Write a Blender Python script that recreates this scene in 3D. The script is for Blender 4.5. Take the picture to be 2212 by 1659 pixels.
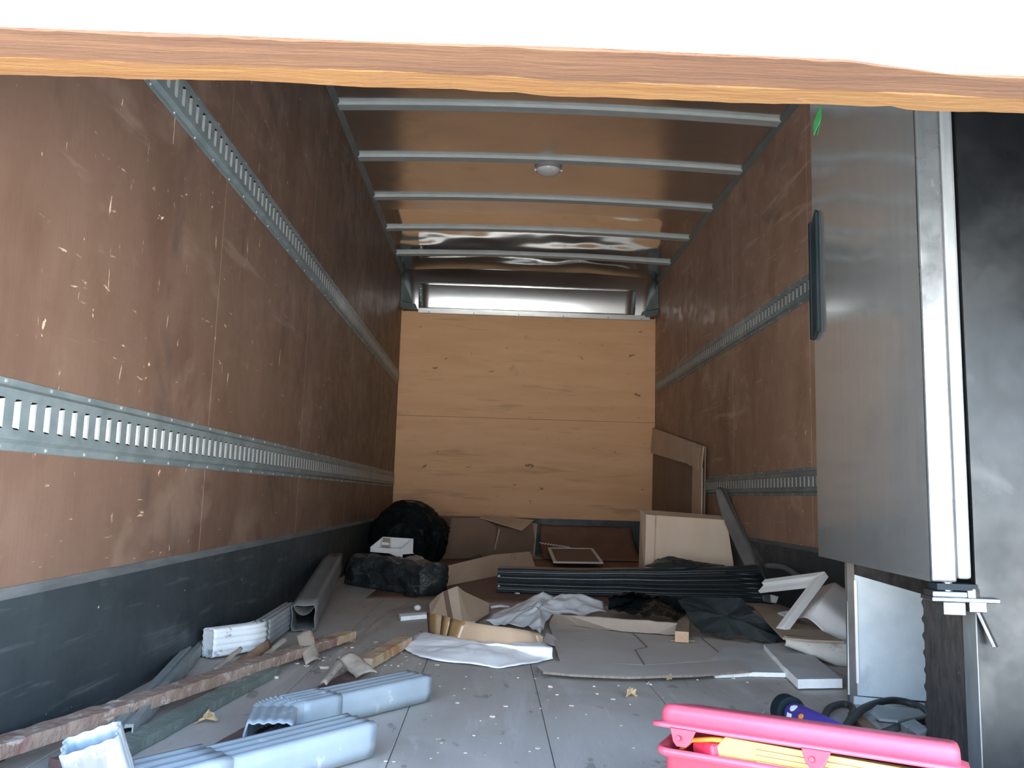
import bpy, bmesh, math, random
from mathutils import Vector, Matrix, noise as mnoise

random.seed(7)
V = Vector
S = bpy.context.scene
COL = S.collection
for o in list(bpy.data.objects):
    bpy.data.objects.remove(o, do_unlink=True)

# ------------------------------------------------------------------ camera
PW, PH, FPX = 2212.0, 1659.0, 1816.33
YAW, PITCH, ROLL = 0.0215, 0.1330, 0.0288
CAMZ = 0.485                                   # the lens stands just above the cargo floor, outside the door
_f = V((math.sin(YAW)*math.cos(PITCH), math.cos(YAW)*math.cos(PITCH), math.sin(PITCH)))
_r0 = V((math.cos(YAW), -math.sin(YAW), 0)); _u0 = _r0.cross(_f)
_r = math.cos(ROLL)*_r0 + math.sin(ROLL)*_u0
_u = -math.sin(ROLL)*_r0 + math.cos(ROLL)*_u0
cam = bpy.data.cameras.new('camera'); cam.sensor_width = 36; cam.lens = FPX/PW*36
cam.clip_start = 0.02
co = bpy.data.objects.new('camera', cam); COL.objects.link(co)
S.cycles.max_bounces = 16; S.cycles.diffuse_bounces = 12; S.cycles.glossy_bounces = 8
S.cycles.use_guiding = True; S.cycles.use_surface_guiding = True; S.cycles.guiding_training_samples = 64
S.cycles.sample_clamp_indirect = 6.0
co.matrix_world = Matrix(((_r.x, _u.x, -_f.x, 0), (_r.y, _u.y, -_f.y, 0), (_r.z, _u.z, -_f.z, CAMZ), (0, 0, 0, 1)))
S.camera = co

# ------------------------------------------------------------------ light: sky, sun, exposure
S.view_settings.view_transform = 'Standard'
S.view_settings.look = 'None'
S.view_settings.gamma = 1
S.view_settings.use_curve_mapping = False
S.view_settings.exposure = 3.0
w = bpy.data.worlds.new('sky'); S.world = w; w.use_nodes = True
nt_ = w.node_tree; bg = nt_.nodes['Background']
tc_ = nt_.nodes.new('ShaderNodeTexCoord'); sx_ = nt_.nodes.new('ShaderNodeSeparateXYZ'); rp_ = nt_.nodes.new('ShaderNodeValToRGB')
nt_.links.new(tc_.outputs['Generated'], sx_.inputs[0]); nt_.links.new(sx_.outputs['Z'], rp_.inputs[0]); nt_.links.new(rp_.outputs[0], bg.inputs[0])
e_ = rp_.color_ramp.elements                     # hazy sky: white at the horizon, bluer towards the zenith
e_[0].position = 0.0; e_[0].color = (1.0, 1.0, 1.0, 1)
e_[1].position = 1.0; e_[1].color = (.16, .30, .55, 1)
k_ = e_.new(.18); k_.color = (.70, .82, .96, 1)
k_ = e_.new(.5); k_.color = (.24, .40, .66, 1)
bg.inputs[1].default_value = 1.6
sun = bpy.data.lights.new('sun', 'SUN'); sun.energy = 20.0; sun.angle = math.radians(0.6); sun.color = (1, .95, .88)
so = bpy.data.objects.new('sun', sun); COL.objects.link(so)
so.rotation_euler = (math.radians(44), 0, math.radians(-158))
so.location = (-1, -6, 8)

# ------------------------------------------------------------------ picture point -> place in the truck
def ray(px, py):
    return _f + _r*((px-PW/2)/FPX) - _u*((py-PH/2)/FPX)
def F(px, py, z=0.0):
    d = ray(px, py); k = (z-CAMZ)/d.z
    return V((d.x*k, d.y*k, z))
def AY(px, py, Y):
    d = ray(px, py); k = Y/d.y
    return V((d.x*k, Y, d.z*k+CAMZ))
def AX(px, py, X):
    d = ray(px, py); k = X/d.x
    return V((X, d.y*k, d.z*k+CAMZ))

# ------------------------------------------------------------------ materials
def nd(nt, t, **kw):
    n = nt.nodes.new(t)
    for k, v in kw.items():
        setattr(n, k, v)
    return n
def rgba(c): return (c[0], c[1], c[2], 1)
def srgb(r, g, b):
    f = lambda v: (v/255/12.92) if v/255 < .04045 else ((v/255+.055)/1.055)**2.4
    return (f(r), f(g), f(b))
def pmat(name, c1, c2=None, scale=(6, 6, 6), detail=6, rough=.6, metal=0.0, bump=0.0, bscale=(60, 60, 60),
         bdist=.004, layers=(), lo=.35, hi=.65, rvar=0.0, spec=.5, aniso=0, trans=0, alpha=1, dist=0.0, rot=(0, 0, 0)):
    """two-tone noise colour; layers = (colour, mapping scale, threshold, softness, amount) of flecks and stains"""
    m = bpy.data.materials.new(name); m.use_nodes = True
    nt = m.node_tree; b = nt.nodes['Principled BSDF']; L = nt.links.new
    b.inputs['Roughness'].default_value = rough; b.inputs['Metallic'].default_value = metal
    b.inputs['Specular IOR Level'].default_value = spec
    b.inputs['Anisotropic'].default_value = aniso
    b.inputs['Transmission Weight'].default_value = trans
    b.inputs['Alpha'].default_value = alpha
    tc = nd(nt, 'ShaderNodeTexCoord')
    def nz(sc, det=6, dis=0.0, off=0.0, rt=(0, 0, 0)):
        mp = nd(nt, 'ShaderNodeMapping'); mp.inputs['Scale'].default_value = sc
        mp.inputs['Location'].default_value = (off, off*.7, off*1.3); mp.inputs['Rotation'].default_value = rt
        L(tc.outputs['Object'], mp.inputs[0])
        n = nd(nt, 'ShaderNodeTexNoise'); n.inputs['Scale'].default_value = 1
        n.inputs['Detail'].default_value = det; n.inputs['Distortion'].default_value = dis
        n.inputs['Roughness'].default_value = .62
        L(mp.outputs[0], n.inputs['Vector']); return n.outputs[0]
    if c2 is None: c2 = tuple(x*.8 for x in c1)
    base = nz(scale, detail, dist, rt=rot)
    rp = nd(nt, 'ShaderNodeValToRGB'); rp.color_ramp.elements[0].position = lo; rp.color_ramp.elements[1].position = hi
    rp.color_ramp.elements[0].color = rgba(c1); rp.color_ramp.elements[1].color = rgba(c2)
    L(base, rp.inputs[0]); cur = rp.outputs[0]
    for i, ly in enumerate(layers):
        c, sc, th, soft, amt = ly[:5]; rt = ly[5] if len(ly) > 5 else (0, 0, 0)
        n = nz(sc, 4, .4, 3.1+i*7.7, rt)
        r2 = nd(nt, 'ShaderNodeMapRange'); r2.inputs[1].default_value = th; r2.inputs[2].default_value = th+soft
        r2.inputs[3].default_value = 0; r2.inputs[4].default_value = amt
        L(n, r2.inputs[0])
        mx = nd(nt, 'ShaderNodeMixRGB'); mx.inputs[2].default_value = rgba(c)
        L(r2.outputs[0], mx.inputs[0]); L(cur, mx.inputs[1]); cur = mx.outputs[0]
    L(cur, b.inputs['Base Color'])
    if rvar:
        r3 = nd(nt, 'ShaderNodeMapRange'); r3.inputs[3].default_value = max(0, rough-rvar); r3.inputs[4].default_value = rough+rvar
        r3.inputs[1].default_value = .3; r3.inputs[2].default_value = .7
        L(nz((9, 9, 9), 5, 0, 11), r3.inputs[0]); L(r3.outputs[0], b.inputs['Roughness'])
    if bump:
        bn = nd(nt, 'ShaderNodeBump'); bn.inputs['Strength'].default_value = bump; bn.inputs['Distance'].default_value = bdist
        L(nz(bscale, 5), bn.inputs['Height']); L(bn.outputs[0], b.inputs['Normal'])
    return m

M = {}
pale = (.72, .55, .38)
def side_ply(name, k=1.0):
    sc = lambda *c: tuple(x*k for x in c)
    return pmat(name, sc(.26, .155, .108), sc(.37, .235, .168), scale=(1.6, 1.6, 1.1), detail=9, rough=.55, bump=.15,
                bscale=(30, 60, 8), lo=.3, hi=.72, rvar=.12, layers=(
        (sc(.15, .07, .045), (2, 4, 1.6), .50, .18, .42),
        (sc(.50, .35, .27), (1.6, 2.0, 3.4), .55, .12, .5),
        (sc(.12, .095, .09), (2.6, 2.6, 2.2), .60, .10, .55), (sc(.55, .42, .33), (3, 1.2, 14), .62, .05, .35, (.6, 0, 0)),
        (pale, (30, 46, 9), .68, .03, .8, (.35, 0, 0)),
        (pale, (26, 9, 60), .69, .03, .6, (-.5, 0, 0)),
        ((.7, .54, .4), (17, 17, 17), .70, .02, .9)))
M['ply_l'] = side_ply('reddish_plywood', .49)  # darkened copy of the right wall's ply, offsets strong light near the opening
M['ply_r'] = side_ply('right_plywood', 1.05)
M['ply_f'] = pmat('orange_plywood', (.70, .40, .20), (.80, .49, .27), scale=(1.2, 1.2, 9), detail=9, rough=.6, bump=.08,
                  bscale=(8, 8, 60), lo=.3, hi=.7, dist=.6, layers=(
        ((.42, .23, .13), (1.5, 1.5, 14), .58, .12, .5),
        ((.32, .2, .13), (2.2, 2.2, 3.2), .66, .1, .5),
        ((.10, .06, .04), (9, 9, 16), .68, .03, .8),
        ((.5, .35, .24), (18, 18, 40), .70, .03, .5)))
M['skin'] = pmat('pale_seam_edge', (.42, .29, .17), (.5, .36, .22), rough=.8)
M['alu_out'] = pmat('white_painted_truck_skin', (.75, .76, .77), rough=.4)
M['floor'] = pmat('worn_grey_floor_boards', (.37, .34, .305), (.48, .445, .405), scale=(5, 1.2, 3), detail=9, rough=.62, bump=.25,
                  bscale=(60, 12, 30), lo=.3, hi=.7, rvar=.1, layers=(
        ((.27, .24, .21), (2.2, 1.1, 1), .55, .14, .5),
        ((.6, .59, .58), (16, 2.2, 3), .62, .1, .45),
        ((.16, .145, .13), (20, 9, 5), .62, .06, .6), ((.58, .57, .56), (9, 1.1, 2), .55, .1, .4),
        ((.05, .045, .04), (40, 5, 5), .70, .03, .5),
        ((.75, .72, .68), (50, 44, 5), .70, .02, .8)))
M['kick'] = pmat('dark_kick_plate', (.028, .040, .047), (.048, .063, .071), scale=(3, 3, 3), detail=8, rough=.5, metal=.15, rvar=.12,
                 lo=.3, hi=.7, bump=.08, layers=(
        ((.13, .15, .16), (5, 3, 50), .58, .12, .45, (.12, 0, 0)), ((.08, .095, .10), (40, 16, 2), .6, .12, .18),
        ((.10, .13, .11), (4, 4, 5), .62, .12, .3),
        ((.55, .58, .6), (34, 34, 34), .715, .012, .9)))
M['kicklip'] = pmat('dusty_lip', (.13, .145, .15), (.075, .085, .09), scale=(9, 4, 30), rough=.65)
M['galv'] = pmat('galvanised_track', (.165, .215, .225), (.25, .305, .315), scale=(18, 10, 18), detail=6, rough=.48, metal=.35, bump=.05,
                 rvar=.1, layers=(((.5, .54, .55), (30, 12, 70), .70, .05, .5), ((.1, .13, .14), (8, 5, 20), .62, .1, .4)))
M['lip'] = pmat('galvanised_slot_lip', (.40, .43, .43), (.50, .53, .52), scale=(18, 18, 18), rough=.38, metal=.45)
M['darksteel_shade'] = pmat('dark_recess', (.012, .015, .018), rough=.8)
M['roof'] = pmat('aluminium_roof_sheet', (.74, .73, .72), (.66, .66, .66), scale=(2, 2, 2), rough=.2, metal=.95, rvar=.05,
                 layers=(((.5, .48, .46), (3, 8, 2), .6, .12, .4),))
M['roofshiny'] = pmat('polished_roof_sheet', (.82, .82, .81), (.74, .74, .74), scale=(2, 2, 2), rough=.07, metal=1.0)
M['bow'] = pmat('pale_steel_bow', (.40, .45, .45), (.48, .53, .53), scale=(8, 30, 30), rough=.6, metal=.1)
M['header'] = pmat('bright_header_sheet', (.78, .79, .79), (.68, .7, .7), scale=(4, 4, 20), rough=.24, metal=1.0)
M['strip'] = pmat('pale_aluminium_strip', (.70, .72, .70), (.6, .62, .61), scale=(6, 6, 6), rough=.4, metal=.55)
M['post'] = pmat('grey_green_corner', (.145, .185, .195), (.2, .24, .245), scale=(6, 6, 6), rough=.5, metal=.4)
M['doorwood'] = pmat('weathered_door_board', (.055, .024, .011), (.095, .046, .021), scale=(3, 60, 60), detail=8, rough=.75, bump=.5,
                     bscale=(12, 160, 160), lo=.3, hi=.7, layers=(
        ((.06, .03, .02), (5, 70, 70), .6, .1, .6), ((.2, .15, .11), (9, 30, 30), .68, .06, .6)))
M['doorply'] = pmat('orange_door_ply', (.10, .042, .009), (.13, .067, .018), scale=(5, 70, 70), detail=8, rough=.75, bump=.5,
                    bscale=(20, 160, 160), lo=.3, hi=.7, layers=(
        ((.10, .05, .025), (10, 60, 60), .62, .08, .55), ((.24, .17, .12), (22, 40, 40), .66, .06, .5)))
M['white_paint'] = pmat('white_door_paint', (.86, .86, .85), (.8, .8, .8), rough=.4)
M['concrete'] = pmat('pale_yard_concrete', (.56, .55, .53), (.64, .63, .60), scale=(1, 1, 1), rough=.9)
# things
M['steel'] = pmat('brushed_stainless', (.29, .31, .32), (.32, .34, .35), scale=(60, 60, 1.5), detail=5, rough=.11, metal=.68, rvar=.04, aniso=0.0,
                  layers=(((.22, .235, .24), (2, 2, 3), .58, .15, .4),))
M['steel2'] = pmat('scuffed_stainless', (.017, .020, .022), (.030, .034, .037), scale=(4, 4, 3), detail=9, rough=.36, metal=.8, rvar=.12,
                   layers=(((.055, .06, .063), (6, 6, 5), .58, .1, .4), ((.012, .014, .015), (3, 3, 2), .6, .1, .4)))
M['edge'] = pmat('scraped_door_edge', (.17, .19, .20), (.27, .295, .31), scale=(14, 14, 5), detail=8, rough=.34, metal=.75, rvar=.14,
                 layers=(((.34, .37, .38), (16, 16, 7), .62, .06, .5),))
M['gvplate'] = pmat('spangled_galvanised_plate', (.54, .63, .68), (.64, .72, .76), scale=(14, 14, 14), rough=.5, metal=.1,
                    layers=(((.72, .78, .8), (30, 30, 24), .68, .05, .6), ((.35, .43, .48), (6, 6, 6), .58, .12, .5)))
M['insul'] = pmat('black_fibre_insulation', (.018, .017, .016), (.05, .045, .042), scale=(70, 70, 22), rough=.95, bump=.6,
                  layers=(((.16, .13, .11), (50, 50, 30), .7, .04, .6),))
M['blackplastic'] = pmat('black_plastic', (.008, .014, .018), (.014, .022, .026), rough=.7, spec=.15)
M['gasket'] = pmat('grey_gasket', (.13, .145, .15), (.19, .205, .21), scale=(20, 20, 6), rough=.5, metal=.2)
M['zinc'] = pmat('zinc_hinge', (.24, .26, .27), (.15, .165, .175), scale=(30, 30, 30), rough=.3, metal=.9)
M['green'] = pmat('green_strap', (.05, .36, .10), (.04, .28, .08), rough=.6)
M['card'] = pmat('tan_cardboard', (.56, .42, .30), (.64, .49, .36), scale=(2.5, 2.5, 2.5), rough=.8, bump=.06, layers=(
    ((.33, .22, .15), (5, 5, 5), .62, .1, .4),))
M['cardpale'] = pmat('pale_inner_cardboard', (.74, .60, .46), (.80, .66, .52), scale=(9, 2, 2), rough=.8)
M['carddust'] = pmat('dusty_cardboard', (.46, .425, .385), (.54, .50, .455), scale=(3, 3, 3), rough=.85, layers=(
    ((.36, .32, .285), (4, 4, 4), .6, .12, .4), ((.42, .38, .34), (20, 20, 20), .68, .06, .4)))
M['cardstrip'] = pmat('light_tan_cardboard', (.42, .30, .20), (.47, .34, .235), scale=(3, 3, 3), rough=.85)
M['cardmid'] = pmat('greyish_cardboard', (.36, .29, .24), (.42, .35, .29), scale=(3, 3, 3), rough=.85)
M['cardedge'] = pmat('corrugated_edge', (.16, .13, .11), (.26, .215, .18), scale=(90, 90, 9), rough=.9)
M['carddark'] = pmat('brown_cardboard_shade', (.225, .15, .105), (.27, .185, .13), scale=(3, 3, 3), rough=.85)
M['redboard'] = pmat('brown_sheet', (.16, .085, .058), (.215, .125, .09), scale=(3, 1.5, 3), rough=.75, layers=(
    ((.26, .18, .14), (3, 3, 3), .58, .14, .4), ((.09, .05, .04), (5, 3, 3), .64, .08, .5)))
M['tape'] = pmat('brown_packing_tape', (.22, .13, .055), (.30, .19, .09), scale=(20, 20, 4), rough=.18)
M['bag'] = pmat('black_bin_liner', (.006, .009, .010), (.010, .014, .015), scale=(8, 8, 8), rough=.3, spec=.05, rvar=.08, bump=.7, bdist=.02, bscale=(13, 13, 13))
M['bagdust'] = pmat('dusty_black_liner', (.012, .017, .019), (.03, .038, .04), scale=(7, 7, 12), rough=.42, bump=.9, bdist=.02, bscale=(16, 16, 22), layers=(
    ((.16, .17, .165), (11, 11, 24), .55, .12, .5),))
M['baggrey'] = pmat('slack_grey_black_film', (.024, .031, .033), (.045, .055, .056), scale=(5, 5, 5), rough=.3, spec=.35, rvar=.08, bump=.25, bscale=(14, 14, 14))
M['ribbed'] = pmat('black_ribbed_plastic', (.012, .018, .022), (.02, .028, .033), scale=(10, 10, 10), rough=.33, layers=(
    ((.10, .105, .105), (9, 9, 20), .66, .1, .35),))
M['film'] = pmat('milky_plastic_film', (.66, .69, .72), (.78, .81, .84), scale=(9, 9, 9), rough=.3, trans=.2, layers=(
    ((.5, .5, .53), (8, 8, 8), .58, .12, .5),))
M['foamsheet'] = pmat('white_foam_wrap', (.88, .9, .92), (.92, .94, .95), scale=(6, 6, 6), rough=.55, layers=(
    ((.6, .64, .67), (14, 14, 5), .62, .08, .35),))
M['foam'] = pmat('white_polystyrene', (.9, .92, .92), (.84, .86, .86), scale=(70, 70, 70), rough=.85, bump=.5, bscale=(120, 120, 120))
M['foamtop'] = pmat('dusty_polystyrene_top', (.47, .475, .475), (.55, .56, .56), scale=(9, 9, 9), rough=.85, layers=(
    ((.5, .51, .51), (12, 5, 5), .62, .1, .3),))
M['offwhite'] = pmat('off_white_plastic', (.88, .9, .91), (.91, .92, .92), rough=.33)
M['frame'] = pmat('white_vinyl_frame', (.78, .80, .78), (.84, .86, .84), scale=(4, 4, 4), rough=.4)
M['cloth'] = pmat('dirty_off_white_batting', (.50, .49, .44), (.62, .61, .56), scale=(9, 9, 20), rough=.9, layers=(
    ((.2, .2, .18), (9, 9, 16), .58, .1, .6),))
M['tan'] = pmat('tan_board', (.36, .275, .2), (.42, .33, .25), scale=(3, 3, 3), rough=.8)
M['greysheet'] = pmat('dusty_grey_sheet', (.17, .175, .175), (.27, .27, .26), scale=(5, 5, 3), rough=.7, layers=(
    ((.3, .28, .26), (5, 5, 4), .6, .12, .45),))
M['greydark'] = pmat('dark_grey_sheet', (.09, .1, .102), (.13, .14, .142), scale=(5, 5, 3), rough=.7)
M['spout'] = pmat('pale_blue_white_downspout', (.24, .295, .335), (.31, .365, .40), scale=(5, 5, 5), rough=.42, layers=(
    ((.5, .53, .55), (22, 22, 22), .62, .05, .6),))
M['spoutw'] = pmat('chalky_white_downspout', (.74, .79, .82), (.66, .71, .74), scale=(12, 12, 12), rough=.6, layers=(
    ((.3, .31, .31), (11, 11, 15), .62, .03, .85), ((.45, .3, .18), (25, 25, 25), .74, .03, .7)))
M['spoutpeel'] = pmat('peeling_white_downspout', (.30, .33, .35), (.26, .285, .30), scale=(8, 8, 8), rough=.6, layers=(
    ((.17, .175, .18), (16, 16, 9), .53, .02, .8), ((.26, .21, .16), (20, 20, 9), .66, .02, .5)))
M['spoutgrey'] = pmat('grey_worn_downspout', (.25, .285, .31), (.36, .4, .42), scale=(7, 7, 7), rough=.55, metal=.2)
M['spoutin'] = pmat('pale_blue_inside', (.30, .38, .45), (.36, .44, .51), rough=.5)
M['duct'] = pmat('dull_grey_duct', (.15, .155, .155), (.19, .19, .185), scale=(5, 5, 5), rough=.6, metal=.25)
M['ductin'] = pmat('dark_duct_inside', (.06, .068, .07), (.12, .13, .13), scale=(12, 12, 12), rough=.5, metal=.3)
M['stud'] = pmat('dull_grey_stud', (.24, .28, .285), (.33, .36, .36), scale=(9, 9, 9), rough=.6, metal=.3, layers=(
    ((.4, .43, .43), (40, 40, 20), .7, .04, .5),))
M['rust'] = pmat('flaking_rusty_batten', (.235, .155, .115), (.34, .255, .205), scale=(9, 9, 9), detail=9, rough=.9, bump=.9, bdist=.008, bscale=(40, 40, 40), layers=(
    ((.22, .10, .085), (5, 5, 5), .50, .08, .7), ((.5, .44, .38), (30, 18, 30), .58, .05, .7), ((.16, .2, .15), (9, 9, 9), .64, .08, .5)))
M['redrust'] = pmat('dark_red_batten', (.10, .058, .052), (.16, .095, .085), scale=(12, 12, 12), detail=9, rough=.9, bump=.5, layers=(
    ((.22, .17, .15), (20, 20, 20), .66, .05, .5),))
M['rustend'] = pmat('orange_rusty_batten_end', (.42, .29, .17), (.5, .38, .26), scale=(22, 22, 22), detail=9, rough=.9, bump=.8, layers=(
    ((.36, .17, .06), (14, 14, 14), .53, .06, .8), ((.6, .53, .44), (26, 26, 26), .64, .05, .6)))
M['greenbat'] = pmat('green_grey_batten', (.115, .14, .12), (.17, .2, .175), scale=(10, 10, 10), detail=9, rough=.85, bump=.5, layers=(
    ((.3, .36, .32), (22, 12, 22), .64, .05, .5), ((.08, .07, .06), (9, 9, 9), .6, .08, .5)))
M['bark'] = pmat('grey_tan_bark_flap', (.36, .30, .24), (.46, .4, .33), scale=(20, 9, 20), rough=.9, bump=.6, layers=(
    ((.2, .16, .12), (40, 12, 40), .62, .06, .6),))
M['barkorange'] = pmat('orange_bark_side', (.46, .24, .08), (.5, .33, .17), scale=(16, 16, 16), rough=.9)
M['barkbrown'] = pmat('brown_bark', (.2, .115, .065), (.28, .18, .11), scale=(20, 20, 9), rough=.9, bump=.6)
M['leaf'] = pmat('dry_oak_leaf', (.42, .28, .14), (.5, .36, .2), scale=(30, 30, 30), rough=.7)
M['wood'] = pmat('pale_cut_wood', (.5, .33, .2), (.58, .4, .26), scale=(40, 4, 40), rough=.8)
M['woodgrey'] = pmat('grey_brown_wood_side', (.27, .205, .16), (.33, .26, .2), scale=(40, 4, 40), rough=.8)
M['mesh'] = pmat('brown_mesh', (.17, .12, .10), (.2, .145, .12), scale=(120, 120, 120), rough=.7)
M['pink'] = pmat('pink_plastic', (.50, .072, .112), (.54, .085, .128), scale=(5, 5, 5), rough=.38, spec=.5)
M['pinkdark'] = pmat('deep_pink_plastic', (.40, .014, .045), (.44, .02, .05), rough=.35)
M['yellow'] = pmat('pale_yellow_plastic', (.42, .27, .09), (.46, .32, .13), scale=(4, 4, 4), rough=.4)
M['orange'] = pmat('orange_plastic', (.85, .25, .04), (.85, .3, .06), rough=.4)
M['redgrip'] = pmat('red_knurled_grip', (.6, .02, .05), (.66, .04, .09), scale=(90, 90, 90), rough=.5)
M['purple'] = pmat('purple_can', (.05, .035, .22), (.065, .045, .27), rough=.35)
M['cablem'] = pmat('black_rubber_cable', (.022, .026, .028), (.04, .045, .047), scale=(20, 20, 20), rough=.6)
M['paper'] = pmat('white_paper', (.74, .76, .77), (.68, .7, .71), rough=.8)
M['papergrey'] = pmat('grey_paper', (.36, .39, .41), (.3, .32, .34), rough=.8)
M['crumb'] = pmat('pale_crumbs', (.52, .44, .34), (.62, .56, .48), scale=(30, 30, 30), rough=.9)
M['wire'] = pmat('brown_wire', (.26, .17, .12), (.32, .22, .17), rough=.6)
M['lens'] = pmat('frosted_lamp_lens', (.66, .67, .66), (.6, .61, .6), rough=.25)
M['lampbase'] = pmat('grey_lamp_base', (.3, .28, .27), (.26, .24, .23), rough=.5)
M['stile'] = pmat('dull_brown_grey_stile', (.10, .09, .085), (.15, .135, .125), scale=(20, 20, 9), rough=.7)
M['plate'] = pmat('grey_blue_metal_plate', (.26, .29, .30), (.36, .39, .4), scale=(16, 16, 16), rough=.6, metal=.2, layers=(
    ((.2, .12, .08), (22, 22, 22), .64, .06, .5),))

# ------------------------------------------------------------------ mesh helpers
def link(name, me, mat, parent=None, smooth=False):
    o = bpy.data.objects.new(name, me); COL.objects.link(o)
    if mat: 
        for mm in (mat if isinstance(mat, (list, tuple)) else [mat]): me.materials.append(mm)
    if parent: o.parent = parent; o.matrix_parent_inverse = parent.matrix_world.inverted() if parent.type != 'EMPTY' else Matrix.Translation(-parent.location)
    if smooth:
        for p in me.polygons: p.use_smooth = True
    return o
def mesh(name, vs, fs, mat, parent=None, smooth=False, fm=None):
    me = bpy.data.meshes.new(name); me.from_pydata([tuple(v) for v in vs], [], [tuple(f) for f in fs]); 
    bm = bmesh.new(); bm.from_mesh(me); bmesh.ops.recalc_face_normals(bm, faces=bm.faces); bm.to_mesh(me); bm.free()
    me.update()
    o = link(name, me, mat, parent, smooth)
    if fm:
        for p, k in zip(me.polygons, fm): p.material_index = k
    return o
def tag(o, label, cat=None, group=None, kind=None):
    o['label'] = label
    if cat: o['category'] = cat
    if group: o['group'] = group
    if kind: o['kind'] = kind
    return o
def struct(o, label=None):
    o['kind'] = 'structure'
    if label: o['label'] = label
    return o
def thing(name, label, cat, loc, group=None):
    o = bpy.data.objects.new(name, None); COL.objects.link(o); o.location = loc; o.empty_display_size = .05
    return tag(o, label, cat, group)
class MB:
    """collects pieces of one mesh"""
    def __init__(s): s.v = []; s.f = []; s.m = []
    def add(s, vs, fs, k=0):
        b = len(s.v); s.v += [V(v) for v in vs]; s.f += [tuple(i+b for i in f) for f in fs]; s.m += [k]*len(fs); return s
    def box(s, a, b, k=0):
        x0, y0, z0 = a; x1, y1, z1 = b
        return s.add([(x0, y0, z0), (x1, y0, z0), (x1, y1, z0), (x0, y1, z0), (x0, y0, z1), (x1, y0, z1), (x1, y1, z1), (x0, y1, z1)],
                     [(0, 3, 2, 1), (4, 5, 6, 7), (0, 1, 5, 4), (1, 2, 6, 5), (2, 3, 7, 6), (3, 0, 4, 7)], k)
    def hexa(s, p, k=0):                      # 8 corners: bottom 4, top 4
        return s.add(p, [(0, 3, 2, 1), (4, 5, 6, 7), (0, 1, 5, 4), (1, 2, 6, 5), (2, 3, 7, 6), (3, 0, 4, 7)], k)
    def bar(s, p, q, w_, h_, up=V((0, 0, 1)), k=0, w2=None, h2=None):
        p = V(p); q = V(q); t = (q-p).normalized(); r = t.cross(up).normalized(); u = r.cross(t)
        w2 = w_ if w2 is None else w2; h2 = h_ if h2 is None else h2
        vs = []
        for c, ww, hh in ((p, w_, h_), (q, w2, h2)):
            vs += [c-r*ww/2-u*hh/2, c+r*ww/2-u*hh/2, c+r*ww/2+u*hh/2, c-r*ww/2+u*hh/2]
        return s.add(vs, [(0, 1, 2, 3), (7, 6, 5, 4), (0, 4, 5, 1), (1, 5, 6, 2), (2, 6, 7, 3), (3, 7, 4, 0)], k)
    def prism(s, pts, vec, k=0):
        n = len(pts); vec = V(vec)
        vs = [V(p) for p in pts]+[V(p)+vec for p in pts]
        return s.add(vs, [tuple(range(n)), tuple(range(2*n-1, n-1, -1))]+[(i, (i+1) % n, n+(i+1) % n, n+i) for i in range(n)], k)
    def grid(s, rows, k=0, closed=False):
        nr, nc = len(rows), len(rows[0]); b = []
        for i in range(nr-1):
            for j in range(nc if closed else nc-1):
                j2 = (j+1) % nc; b.append((i*nc+j, i*nc+j2, (i+1)*nc+j2, (i+1)*nc+j))
        return s.add([v for r in rows for v in r], b, k)
    def tube(s, path, r, n=8, k=0, cap=True):
        rows = []
        for i, p in enumerate(path):
            p = V(p); t = (V(path[min(i+1, len(path)-1)])-V(path[max(i-1, 0)])).normalized()
            a = t.cross(V((0, 0, 1))); a = (a if a.length > .05 else t.cross(V((1, 0, 0)))).normalized(); b = a.cross(t)
            rr = r[i] if isinstance(r, (list, tuple)) else r
            rows.append([p+(a*math.cos(2*math.pi*j/n)+b*math.sin(2*math.pi*j/n))*rr for j in range(n)])
        base = len(s.v); s.grid(rows, k, True)
        if cap:
            s.f.append(tuple(base+j for j in range(n))); s.f.append(tuple(base+(len(rows)-1)*n+j for j in reversed(range(n)))); s.m += [k, k]
        return s
    def obj(s, name, mat, parent=None, smooth=False, bevel=0, seg=2):
        o = mesh(name, s.v, s.f, mat, parent, smooth, s.m)
        if bevel:
            b = o.modifiers.new('bevel', 'BEVEL'); b.width = bevel; b.segments = seg; b.limit_method = 'ANGLE'; b.angle_limit = .6
        return o
def part(name, mb, mat, parent, **k): return mb.obj(name, mat, parent, **k)
def nz(p, sc=1.0, seed=0.0): return mnoise.noise(V(p)*sc+V((seed, seed*1.7, -seed)))
def fbm(p, sc=1.0, seed=0.0):
    return nz(p, sc, seed)+.5*nz(p, sc*2.1, seed+5)+.25*nz(p, sc*4.3, seed+9)
def ridge(p, sc=1.0, seed=0.0):
    return 1-2*abs(nz(p, sc, seed))
def slab(name, pts, th, mat, parent=None, n=None, rag=0.0, seed=1.0, k2=None):
    """a flat sheet of thickness th; its outline may be ragged; faces: 0 = sheet, 1 = cut edge"""
    pts = [V(p) for p in pts]
    if n is None:
        n = V((0, 0, 0))
        for i in range(len(pts)):
            n += pts[i].cross(pts[(i+1) % len(pts)])
        n.normalize()
        if n.z < -.05 or (abs(n.z) <= .05 and n.y > 0): n = -n
    if rag:
        out = []
        for i, p in enumerate(pts):
            q = pts[(i+1) % len(pts)]; L = (q-p).length; m = max(1, int(L/.03)); side = (q-p).normalized().cross(n)
            for j in range(m):
                c = p+(q-p)*(j/m)
                out.append(c+side*(fbm(c, 22, seed)*rag))
        pts = out
    mb = MB(); mb.prism([p for p in pts], n*-th)
    m = len(pts); fm = [0, 0]+[1 if k2 else 0]*m
    return mesh(name, mb.v, mb.f, [mat, k2] if k2 else mat, parent, False, fm)
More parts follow.
